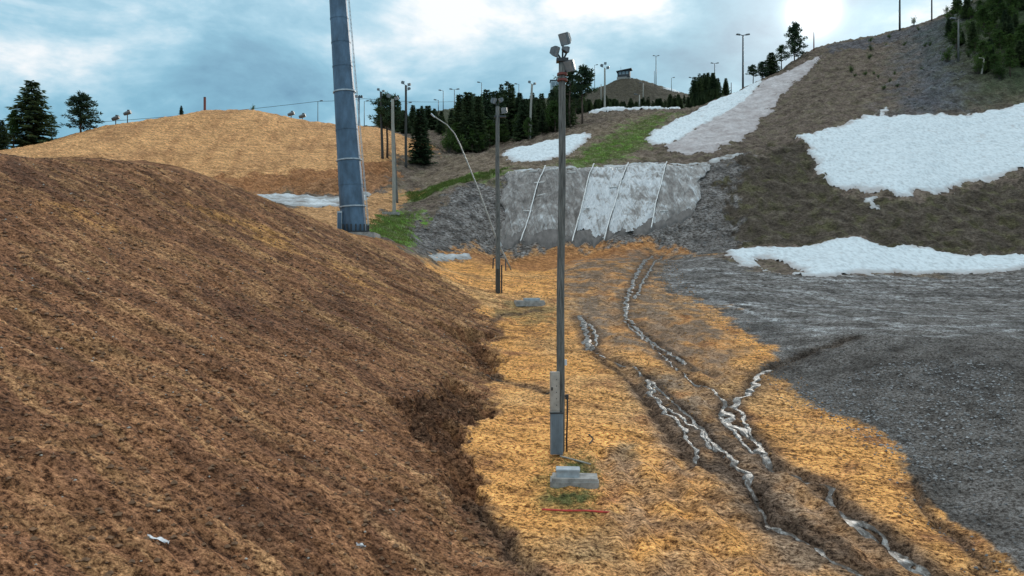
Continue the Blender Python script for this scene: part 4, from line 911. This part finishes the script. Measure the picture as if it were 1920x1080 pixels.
up_ = MB().box((-0.165, -0.25, 1.74), (0.27, 0.20, 1.14), ch=0.015).build('upper_cabinet', MT['beige_cab'], near); up_['label'] = 'tall beige upper cabinet'
MB().box((-0.165, -0.357, 1.74), (0.21, 0.012, 1.02)).build('door', MT['beige_cab'], up_)
MB().box((-0.25, -0.367, 1.84), (0.05, 0.02, 0.09)).build('latch', MT['dark_steel'], up_)
for i in range(5): MB().box((-0.12, -0.367, 1.38 + i * 0.18), (0.025, 0.016, 0.025)).build('rivet', MT['dark_steel'], up_)
MB().tube([(0.20, 0.02, -0.1), (0.19, 0.0, 0.35), (0.21, 0.01, 0.9), (0.215, 0, 1.55), (0.12, 0, 1.60)], 0.026, 6).build('cable_pipe', MT['dark_steel'], near, True)
MB().box((0.20, 0.0, 1.56), (0.09, 0.09, 0.14)).build('junction_box', MT['dark_steel'], near)
MB().box((0.15, 0.05, 2.55), (0.10, 0.14, 0.16)).build('small_white_box', MT['white_litter'], near)
p2, H2 = wood_pole(934, 49, 200, 0.155, 0.115, 'wood', 'wooden floodlight pole next to the long slanting lance',
    [(-0.16, 0.32, 0.45, 0.50, 0.4, 50, 25), (0.40, -0.28, 0.52, 0.52, 0.45, -25, 22), (0.16, 0.36, 0.32, 0.4, 0.35, -60, 30)], lean=-0.05)
MB().box((0.12, 0, H2 - 0.62), (0.75, 0.20, 0.12)).build('lamp_platform', MT['dark_steel'], p2)
MB().tube([(0.0, -0.26, -0.2), (0.0, -0.25, 1.45)], 0.12, 8).build('foot_post', MT['wood_dark'], p2)
MB().tube([(0.22, -0.12, -0.2), (0.22, -0.10, 1.7)], 0.05, 6).build('foot_pipe', MT['dark_steel'], p2)
fl = lambda s=1.0: [(-0.3 * s, 0.3 * s, 0.5 * s, 0.55 * s, 0.45 * s, 50, 20), (0.35 * s, 0.05 * s, 0.55 * s, 0.5 * s, 0.45 * s, -40, 20)]
p3, H3 = wood_pole(739.5, 72, 186, 0.17, 0.13, 'wood_pale', 'pale wooden pole standing on a small slab beside the steel tower', fl(0.9), lean=-0.18)
MB().box((-0.25, -0.25, 0.10), (1.5, 1.0, 0.28)).build('foot_slab', MT['concrete'], p3)
wood_pole(744, 79, 205, 0.17, 0.13, 'wood', 'grey wooden pole just behind the pale slab-footed pole', [], lean=-0.45)
wood_pole(717, 97, 172, 0.17, 0.13, 'wood_dark', 'dark pole with a double lamp between the steel tower and the pines', fl(0.8), lean=-0.2)
wood_pole(761, 96, 160, 0.17, 0.13, 'wood_dark', 'dark pole with forked lamps next to the narrow lone spruce', fl(1.0) + [(0.30, -0.45, .45, .5, .45, -50, 20)])
wood_pole(993, 118, 158, 0.19, 0.15, 'wood_pale', 'pale pole with round double lamp in front of the wood', fl(1.0), lean=0.35)
wood_pole(1134, 150, 128, 0.19, 0.15, 'wood_pale', 'pale pole with stacked lamps below the hilltop hut', fl(1.5) + [(0.1, .9, .7, .7, .6, 10, 20)])
def mast(u, d, vtop, label, group=None, twin=False, r=0.09, head=True, mt='dark_steel', vb=None, ht=None):
    x = (u - U0) / F * d; z0 = gz(x, d); H = (V0 - vtop) / F * d - z0
    if H < 1.0: H = ht or 5.0
    o = thing('lamp_mast', label, 'lamp mast', (x, d, z0), 0, group)
    MB().tube([(0, 0, -0.4), (0, 0, H * .5), (0, 0, H)], [r * 1.25, r, r * .8], 8).build('mast', MT[mt], o, True)
    if head:
        for sx in ((-1, 1) if twin else (rng.choice((-1, 1)),)):
            MB().tube([(0, 0, H - 0.06), (sx * 0.55, 0, H + 0.10)], r * .5, 5).build('lamp_arm', MT['dark_steel'], o)
            MB().box((sx * 0.85, 0, H + 0.14), (0.75, 0.45, 0.20), rot(0, -sx * 8, 0), .8).build('lamp_head', MT['lamp'], o)
    return o
for a in ((683,205,190,'thin lamp mast on the slope seen beside the steel tower'), (596,190,190,'thin mast rising behind the right half of the tan pile'), (751,190,192,'thin lamp mast behind the pines among the wooden poles'),
          (763,195,193,'thin lamp mast directly behind the pole with forked lamps'), (831,205,170,'thin lamp mast on the slope line above the lance tip'), (822,205,188,'short lamp mast on the slope line above the lance tip'),
          (903,215,155,'thin lamp mast rising from the wood beside the pointed spruce'), (973,215,158,'thin lamp mast rising from the wood beside the thin open spruce'),
          (1115,292,122,'thin lamp mast on the shoulder of the hut hill'), (1259,290,146,'slim bare-topped mast over the snow patch of the hut hill'),):
    mast(a[0], a[1], a[2], a[3])
mast(852, 190, 168, 'lamp mast with two heads on the wooded slope line', twin=True)
mast(1230, 293, 105, 'tallest two-armed lamp mast on the hut hill', twin=True, r=.14)
mast(1227, 293, 133, 'headless pole close to the tallest mast of the hut hill', head=False)
mast(1299, 240, 146, 'two-armed lamp mast at the skyline spruces', twin=True)
mast(1340, 235, 119, 'tall two-armed lamp mast rising from the skyline spruces', twin=True, r=.12)
mast(1393, 141, 66, 'tall dark lamp mast at the upper end of the white snow strip', twin=True, r=.15)
mast(1371, 150, 155, 'short bare post near the tall dark lamp mast', head=False, ht=2.0)
mast(1526, 152, 60, 'rusty bare pole on the hill crest by the dirty strip', head=False, mt='rust', r=.11)
mast(1687, 156, -60, 'tall bare mast on the gravel crest of the right hill', r=.17)
mast(1747, 156, -55, 'second tall mast on the crest beside the wooded corner', r=.13)
mast(1797, 118, 36, 'pale mast on the rocky face of the right hill', r=.13, mt='wood')
for u, d, vt, lab in ((1199,172,178,'pale short lamp pole in the middle of the far wood'), (1206,240,156,'pale lamp pole on the flank of the hut hill'), (1127,240,158,'pale post on the left flank of the hut hill')):
    mast(u, d, vt, lab, mt='wood_pale', r=.15, head=(u != 1127))

# ------------------------------------------------------------------ steel lift tower
TD = 56.0; tx0 = (664 - U0) / F * TD; tz0 = gz(tx0, TD)
tw = thing('lift_tower', 'huge tapered galvanised steel lift tower with ladder', 'lift tower', (tx0, TD, tz0))
TL = -0.0685                                    # sideways lean per metre
def tpt(z): return (TL * z, 0.0, z)
def trad(z): return max(0.42, 0.93 - 0.0185 * z)
rings = [0.18, 1.95, 3.5, 5.25, 7.4, 10.1, 11.9, 13.6, 15.3, 17.2, 19.5, 22.0, 24.5]
for i in range(len(rings) - 1):
    z0_, z1_ = rings[i] + 0.012, rings[i + 1] - 0.012
    s = MB().tube([tpt(z0_), tpt(z1_)], [trad(z0_), trad(z1_)], 16).build('tower_section', MT['galv'], tw, False)
    if i: MB().tube([tpt(rings[i] - 0.045), tpt(rings[i] + 0.045)], trad(rings[i]) + (0.07 if rings[i] in (1.95, 5.25, 10.1) else 0.022), 16).build('flange_ring', MT['galv_light'] if rings[i] in (1.95, 5.25, 10.1) else MT['galv'], tw)
slab = MB().box((0.25, 0, -0.25), (2.9, 2.6, 0.62), None, 0.97, 0.05).build('foundation_slab', MT['concrete'], tw)
for k in range(20):
    a = 2 * math.pi * k / 20; rr = trad(0) + 0.10
    MB().box((rr * math.cos(a), rr * math.sin(a), 0.36), (0.09, 0.09, 0.62)).build('anchor_bolt', MT['dark_steel'], tw)
MB().tube([tpt(0.06), tpt(0.15)], trad(0) + 0.22, 20).build('base_flange', MT['dark_steel'], tw)
cb = MB().box((-0.86, -0.72, 0.75), (0.34, 0.25, 1.65), ch=.02).build('switch_cabinet', MT['galv_light'], tw)
MB().box((-0.86, -0.855, 0.8), (0.26, 0.02, 1.3)).build('door', MT['galv'], cb)
lad = MB()
for s in (-0.2, 0.2):
    lad.tube([(TL * z + trad(z) + 0.17, s - 0.15, z) for z in np.linspace(0.6, 24.4, 12)], 0.022, 5)
z = 0.8
while z < 24.2:
    lad.tube([(TL * z + trad(z) + 0.17, -0.35, z), (TL * z + trad(z) + 0.17, 0.05, z)], 0.015, 4); z += 0.3
ldr = lad.build('ladder', MT['galv_light'], tw)
zz_ = 1.2
while zz_ < 24:
    MB().tube([(TL * zz_ + trad(zz_) - 0.05, -0.15, zz_), (TL * zz_ + trad(zz_) + 0.17, -0.15, zz_)], 0.02, 4).build('standoff', MT['galv_light'], ldr); zz_ += 2.2
MB().tube([(TL * 24.7 - 3.2, 0, 24.75), (TL * 24.7 + 3.2, 0, 24.75)], 0.24, 8).build('crossarm', MT['galv'], tw)
for sx in (-3.0, 3.0):
    sh = MB().box((TL * 24.7 + sx, 0, 25.1), (0.16, 3.4, 0.24)).build('sheave_beam', MT['dark_steel'], tw)
    for k in range(6): MB().tube([(TL * 24.7 + sx - .06, -1.4 + k * .56, 25.3), (TL * 24.7 + sx + .06, -1.4 + k * .56, 25.3)], 0.22, 12).build('sheave', MT['dark_steel'], sh)

# ------------------------------------------------------------------ snowmaking lance
ld = 60.0; lx = (957 - U0) / F * ld; lz = gz(lx, ld)
ln = thing('snow_lance', 'long pale snowmaking lance slanting across the sheeted slope', 'snow lance', (lx, ld, lz))
def lp(u, v, d): return ((u - U0) / F * d - lx, d - ld, (V0 - v) / F * d - lz)
k0, k1, k2, tip = (0.05, 0, 0.05), lp(932, 450, ld), lp(862, 270, ld), lp(812, 217, ld)
pth = [np.array(k0), np.array(lp(945, 478, ld)), np.array(k1), np.array(lp(897, 355, ld)), np.array(k2), np.array(lp(852, 250, ld)), np.array(lp(838, 234, ld)), np.array(tip)]
MB().tube(pth, [0.07, 0.07, 0.065, 0.055, 0.05, 0.046, 0.042, 0.038], 8).build('lance_tube', MT['lance'], ln, True)
MB().tube([tuple(np.array(tip) + (0.14, 0, -0.13)), tuple(np.array(tip) + (-0.16, 0, 0.15))], [0.06, 0.08], 8).build('nozzle_head', MT['galv_light'], ln)
MB().tube([(-1.35, 0.0, -0.3), (-1.3, 0.0, 0.9), lp(944, 477, ld)], 0.06, 6).build('support_leg', MT['dark_steel'], ln)
MB().tube([(-0.35, -.5, -0.2), lp(948, 484, ld)], 0.05, 6).build('support_leg', MT['dark_steel'], ln)
MB().box(lp(936, 458, ld), (0.35, 0.25, 0.45), rot(0, -28, 0)).build('joint_box', MT['galv_light'], ln)

# ------------------------------------------------------------------ hydrant covers, litter, small things
def hydrant(u, d, label, slab, box_, rz, boxoff):
    x = (u - U0) / F * d; z0 = gz(x, d)
    o = thing('hydrant_cover', label, 'hydrant cover', (x, d, z0), R(rz))
    a, b, h = slab
    MB().box((0, 0, h - .12), (a, b, 0.25), None, 1, .03).build('lower_slab', MT['concrete'], o)
    MB().box((0.01, 0, h + .05), (a * .95, b * .93, 0.09), None, .98, .02).build('upper_slab', MT['concrete'], o)
    c, e, k = box_
    bb = MB().box((boxoff, 0, h + .092 + k / 2), (c, e, k), None, 1, .02).build('box', MT['lid'], o)
    MB().box((boxoff, 0, h + .105 + k), (c * 1.06, e * 1.06, .04), None, .97, .02).build('lid', MT['lid'], bb)
    return o
hydrant(1077, 20.6, 'pale blue-grey box on a concrete slab in front of the big floodlight pole', (1.26, 0.72, 0.07), (0.60, 0.40, 0.17), -4, -0.17)
hydrant(992, 45.8, 'low concrete cover with flat metal lid between the two floodlight poles', (1.7, 1.3, 0.14), (0.9, .6, .10), 8, 0.15)
def lay(path_px, r, name, label, cat, mt, lift=0.0):
    P_ = [hit(*q) for q in path_px]; xs = np.concatenate([np.linspace(P_[i][0], P_[i + 1][0], 6, endpoint=False) for i in range(len(P_) - 1)] + [[P_[-1][0]]]); ys = np.concatenate([np.linspace(P_[i][1], P_[i + 1][1], 6, endpoint=False) for i in range(len(P_) - 1)] + [[P_[-1][1]]])
    zs = ground_h(xs, ys)
    if lift == 'straight':
        t = np.linspace(0, 1, len(xs)); fit = np.polyfit(t, zs, 1); zs = np.polyval(fit, t) + max(0, float((zs - np.polyval(fit, t)).max())) * .6
    zs = zs + r * 0.9
    o0 = (xs[0], ys[0], zs[0])
    o = MB().tube(np.stack([xs, ys, zs], 1) - np.array(o0), r, 6).build(name, MT[mt], None, True); o.location = o0
    return tag(o, label, cat)
lay([(1016,957),(1060,960),(1100,960),(1143,966)], 0.024, 'red_pole', 'red pole lying on the sawdust before the concrete slab', 'pole', 'red', 'straight')
lay([(1050,858),(1108,868)], 0.025, 'wooden_stick', 'grey wooden stick lying between the pole cabinet and the slab', 'stick', 'wood_pale', 'straight')
lay([(1105,838),(1112,822),(1104,815)], 0.02, 'root', 'short dark root poking from the sawdust right of the big pole', 'root', 'wood_dark')
lay([(1030,735),(960,716),(905,700)], 0.022, 'hose', 'dark hose half buried in the sawdust left of the cabinets', 'hose', 'wood_dark')
def litter(u, v, L, label, seed):
    x, y = hit(u, v); r = np.random.RandomState(seed); z0 = gz(x, y)
    k, j = 9, 5; S, T = np.meshgrid(np.linspace(-.5, .5, k), np.linspace(-.5, .5, j))
    X = S * L + .02 * r.randn(j, k); Y = T * L * .35 * (1 - 1.2 * np.abs(S)) + .03 * np.sin(S * 7); Zz = 0.035 + .045 * np.abs(np.sin(S * 6 + T * 3)) + 0.015 * r.randn(j, k) - 0.38 * 0.9 * X * .9
    q = np.arange(k * j).reshape(j, k); qq = np.stack([q[:-1, :-1], q[:-1, 1:], q[1:, 1:], q[1:, :-1]], -1).reshape(-1, 4)
    o = link('litter_scrap', grid_mesh('litter_scrap', np.stack([X.ravel(), Y.ravel(), Zz.ravel() + .02], 1), qq, MT['white_litter'])); o.location = (x, y, z0)
    sm = o.modifiers.new('thick', 'SOLIDIFY'); sm.thickness = 0.006
    tag(o, label, 'litter')
litter(297, 1013, 0.36, 'crumpled white plastic scrap on the brown sawdust flank', 1)
litter(676, 1016, 0.15, 'small pale scrap on the brown sawdust near the cut bank', 2)
# red post and snow guns on the tan pile
pz = gz((384 - U0) / F * 130, 130); rp = thing('marker_post', 'thick red post on top of the tan sawdust pile', 'post', ((384 - U0) / F * 130, 130, pz))
MB().tube([(0, 0, -0.4), (0, 0, 2.05)], 0.20, 10).build('post', MT['rust'], rp); MB().tube([(0, 0, 2.05), (0, 0, 2.12)], 0.22, 10).build('cap', MT['dark_steel'], rp)
def snow_gun(u, d, h, label):
    x = (u - U0) / F * d; o = thing('snow_gun', label, 'snow gun', (x, d, gz(x, d)))
    MB().tube([(0, 0, -.3), (0, 0, h - .4)], 0.07, 6).build('stand', MT['dark_steel'], o)
    MB().tube([(-.55, 0, h - .25), (-.1, 0, h - .1), (.5, 0, h + .1)], [.22, .3, .3], 10).build('barrel', MT['lamp'], o)
    MB().box((0.15, 0, h + .28), (.3, .25, .25)).build('motor_box', MT['dark_steel'], o)
snow_gun(239, 120, 1.6, 'snow gun on a stand above the left shoulder of the tan pile')
snow_gun(217, 118, 1.1, 'low snow gun next to the bushy pine on the tan pile')
snow_gun(546, 131, 0.9, 'low snow gun on the right half of the tan pile crest')
snow_gun(567, 130, 0.8, 'lowest snow gun on the right half of the tan pile crest')
# far lift cables on slim supports
def cable(pts3, label):
    p = [np.array(q) for q in pts3]; out = []
    for i in range(len(p) - 1):
        for t in np.linspace(0, 1, 12, endpoint=False):
            q = p[i] + (p[i + 1] - p[i]) * t; q[2] -= 1.2 * 4 * t * (1 - t) * np.linalg.norm(p[i + 1] - p[i]) / 150; out.append(q)
    out.append(p[-1]); o0 = out[0].copy()
    o = MB().tube([q - o0 for q in out], 0.05, 5).build('lift_cable', MT['cable'], None, True); o.location = o0
    tag(o, label, 'cable')
def up3(u, v, d): return ((u - U0) / F * d, d, (V0 - v) / F * d)
cable([up3(-150, 242, 175), up3(120, 233, 180), up3(596, 190, 190), up3(683, 185, 205), up3(860, 190, 262)], 'upper steel rope of the far lift behind the tan pile')
lt = thing('far_lift_tower', 'far lift support with a dark sheave head seen beside the steel tower', 'lift tower', (up3(673, 0, 203)[0], 203, gz(up3(673, 0, 203)[0], 203)))
hh = (V0 - 183) / F * 203 - lt.location.z
MB().tube([(0, 0, -.5), (0, 0, hh)], 0.22, 8).build('mast', MT['galv'], lt); MB().box((0, 0, hh + .1), (2.0, .3, .35)).build('sheave_beam', MT['dark_steel'], lt)
for k in range(4): MB().tube([(-.8 + k * .5, -.1, hh + .42), (-.8 + k * .5, .1, hh + .42)], .22, 8).build('sheave', MT['dark_steel'], lt)

# ------------------------------------------------------------------ hut on the hilltop and the tower block of the lift behind the pole
hx = (1170 - U0) / F * 298; hz = min(gz(hx - 2.5, 298), gz(hx + 2.5, 298))
hut = thing('hilltop_hut', 'dark hut with slanting roof on the far hilltop', 'hut', (hx, 298, hz), R(-14))
MB().box((0, 0, 0.3), (5.0, 3.6, 1.4)).build('plinth', MT['concrete'], hut)
MB().box((0, 0, 2.2), (4.6, 3.4, 2.4)).build('wall', MT['cladding'], hut)
MB().box((0.15, -0.1, 3.62), (5.8, 4.4, 0.30), rot(4, -8, 0)).build('roof', MT['roof'], hut)
for k in range(3):
    wv = MB().box((-1.3 + k * 1.3, -1.72, 2.5), (0.95, 0.06, 1.0)).build('window', MT['window'], hut)
    MB().box((-1.3 + k * 1.3, -1.77, 1.97), (1.05, 0.10, 0.08)).build('sill', MT['galv_light'], wv)
MB().box((1.95, -1.72, 1.9), (0.7, 0.06, 1.6)).build('door', MT['roof'], hut)
MB().tube([(-1.2, 0.3, 3.4), (-1.2, 0.3, 5.4)], 0.05, 5).build('aerial', MT['dark_steel'], hut)
MB().box((1.9, 0, 0.9), (1.2, 4.2, 0.18)).build('balcony', MT['dark_steel'], hut)
bd = 225.0; bx_ = (1041 - U0) / F * bd; bz = gz(bx_, bd)
tb = thing('ski_jump_tower', 'pale boxy tower peeking out behind the big floodlight pole', 'tower', (bx_, bd, bz)); Ht = (V0 - 153) / F * bd - bz
MB().box((0, 0, Ht * .5 - .5), (2.2, 2.2, Ht + 1)).build('shaft', MT['galv'], tb)
MB().box((0, 0, Ht - 1.4), (2.7, 2.7, 2.6)).build('cabin', MT['galv_light'], tb)
for k in range(2): MB().box((-.62 + k * 1.24, -1.37, Ht - 1.2), (1.0, .06, 1.4)).build('window', MT['window'], tb)
MB().box((0, 0, Ht + .05), (3.1, 3.1, .22)).build('roof', MT['roof'], tb)
MB().tube([(-.4, 0, Ht), (-.4, 0, Ht + 1.1)], .06, 5).build('vent', MT['lid'], tb)
# bleached trunk and fallen stem on the right hill
def snag(path, r, label):
    p = [hit(*q) for q in path]; base_ = p[0]; z0 = gz(*base_)
    pts_ = [(0, 0, -.2)] + [((q[0] - U0) / F * base_[1] - base_[0], 0.3 * i, (V0 - q[1]) / F * base_[1] - z0) for i, q in enumerate(path) if i]
    o = MB().tube(pts_, list(np.linspace(r, r * .5, len(pts_))), 7).build('dead_trunk', MT['dead_wood'], None, True); o.location = (*base_, z0)
    tag(o, label, 'dead tree')
snag([(1840,140),(1846,118),(1850,107),(1842,105)], .13, 'bleached crooked dead trunk on the wooded corner of the right hill')

# ------------------------------------------------------------------ loose stones and turf
def stones(n_, poly, smin, smax, label, seed, mt):
    r = np.random.RandomState(seed); px = [p[0] for p in poly]; py = [p[1] for p in poly]
    X = r.uniform(min(px), max(px), n_ * 3); Y = r.uniform(min(py), max(py), n_ * 3)
    k = poly_sd(X, Y, poly) > 0; X, Y = X[k][:n_], Y[k][:n_]; Hh = ground_h(X, Y)
    s = smin + (smax - smin) * r.rand(len(X)) ** 3.0
    octa = np.array([(1, 0, 0), (0, 1, 0), (-1, 0, 0), (0, -1, 0), (0, 0, .7), (0, 0, -.7), (.6, .6, .35), (-.6, .5, .3)], float)
    fc = [(0, 6, 4), (6, 1, 4), (1, 7, 4), (7, 2, 4), (2, 3, 4), (3, 0, 4), (1, 6, 0), (2, 7, 1), (1, 0, 5), (2, 1, 5), (3, 2, 5), (0, 3, 5)]
    V = []; Fc = []
    for i in range(len(X)):
        a = r.rand() * 6.28; ca, sa = math.cos(a), math.sin(a); j = octa * (0.75 + 0.5 * r.rand(8, 3)) * s[i]
        V += [(X[i] + p[0] * ca - p[1] * sa, Y[i] + p[0] * sa + p[1] * ca, Hh[i] + p[2] + s[i] * .15) for p in j]; Fc += [tuple(q + i * 8 for q in f) for f in fc]
    me = bpy.data.meshes.new('loose_stones'); me.from_pydata(V, [], Fc); me.materials.append(MT[mt]); o = link('loose_stones', me)
    o['kind'] = 'stuff'; tag(o, label, 'stones')
stones(5000, Z['gravel'][:12] + W((1905,640),(1600,640)), 0.008, 0.045, 'loose grey stones on the gravel bank', 1, 'stone')
stones(2500, W((1480,740),(1620,690),(1800,670),(1905,700),(1905,900),(1750,900)), 0.012, 0.065, 'loose pale stones on the face of the gravel mound', 4, 'pale_stone')
stones(2600, [(p[0] - 0.9, p[1] - .4) for p in edge] + [(p[0] + 0.8, p[1] + .4) for p in edge[::-1]], 0.01, 0.05, 'stones strewn where the gravel meets the sawdust', 9, 'stone')
stones(1800, Z['bowl'], 0.02, 0.13, 'stones on the rough gravel bowl', 2, 'stone')
stones(700, Z['rock'], 0.04, 0.22, 'broken rocks on the dark rocky face', 3, 'stone')
stones(1500, [(-14, 9.5), (0, 12)] + toe + [(-12, 48), (-26, 44), (-22, 25)], 0.008, 0.045, 'pale wood splinters strewn over the brown pile', 8, 'dead_wood')
MT['clod'] = mat('shaving_clods', (0.36, 0.20, 0.085), 0.95, var=0.5, scale=9, bump=0.6)
MT['clod_dark'] = mat('damp_shaving_clods', (0.19, 0.105, 0.055), 0.95, var=0.6, scale=9, bump=0.6)
stones(16000, [(-14, 9.5), (0, 12)] + toe + [(-12, 48), (-26, 44), (-22, 25)], 0.012, 0.085, 'clods of damp shavings on the brown pile', 6, 'clod_dark')
stones(9000, toe[::-1][:1] + [(0.5, 14)] + toe + W((1250,480),(1330,575),(1452,660),(1620,800),(1735,935),(1890,1070)), 0.01, 0.065, 'clods of shavings on the orange valley floor', 7, 'clod')
def grass(n_, poly, h, label, seed):
    r = np.random.RandomState(seed); px = [p[0] for p in poly]; py = [p[1] for p in poly]
    X = r.uniform(min(px), max(px), n_ * 3); Y = r.uniform(min(py), max(py), n_ * 3); k = poly_sd(X, Y, poly) + .9 * fbm(X, Y, 1.1, 4) > 0.1; X, Y = X[k][:n_], Y[k][:n_]; Hh = ground_h(X, Y)
    V = []; Fc = []
    for i in range(len(X)):
        a = r.rand() * 6.28; w = h * .10; hh_ = h * (.4 + .8 * r.rand()); dx, dy = math.cos(a) * w, math.sin(a) * w; lx_, ly_ = r.randn(2) * h * .45
        o_ = len(V); V += [(X[i] - dx, Y[i] - dy, Hh[i] - .02), (X[i] + dx, Y[i] + dy, Hh[i] - .02), (X[i] + lx_, Y[i] + ly_, Hh[i] + hh_)]; Fc.append((o_, o_ + 1, o_ + 2))
    me = bpy.data.meshes.new('grass'); me.from_pydata(V, [], Fc); me.materials.append(MT['turf']); o = link('grass', me); o['kind'] = 'stuff'; tag(o, label, 'grass')
grass(1300, Z['hydrant_turf'], 0.08, 'short rough grass round the concrete slab', 1)
grass(4000, Z['grass_tower'], 0.22, 'rough green grass at the foot of the steel tower', 2)
grass(16000, Z['grass_run'], 0.22, 'green grass on the run beside the snow strip', 3)
grass(7000, Z['grass_run2'], 0.25, 'green grass along the rim of the gravel bowl', 4)
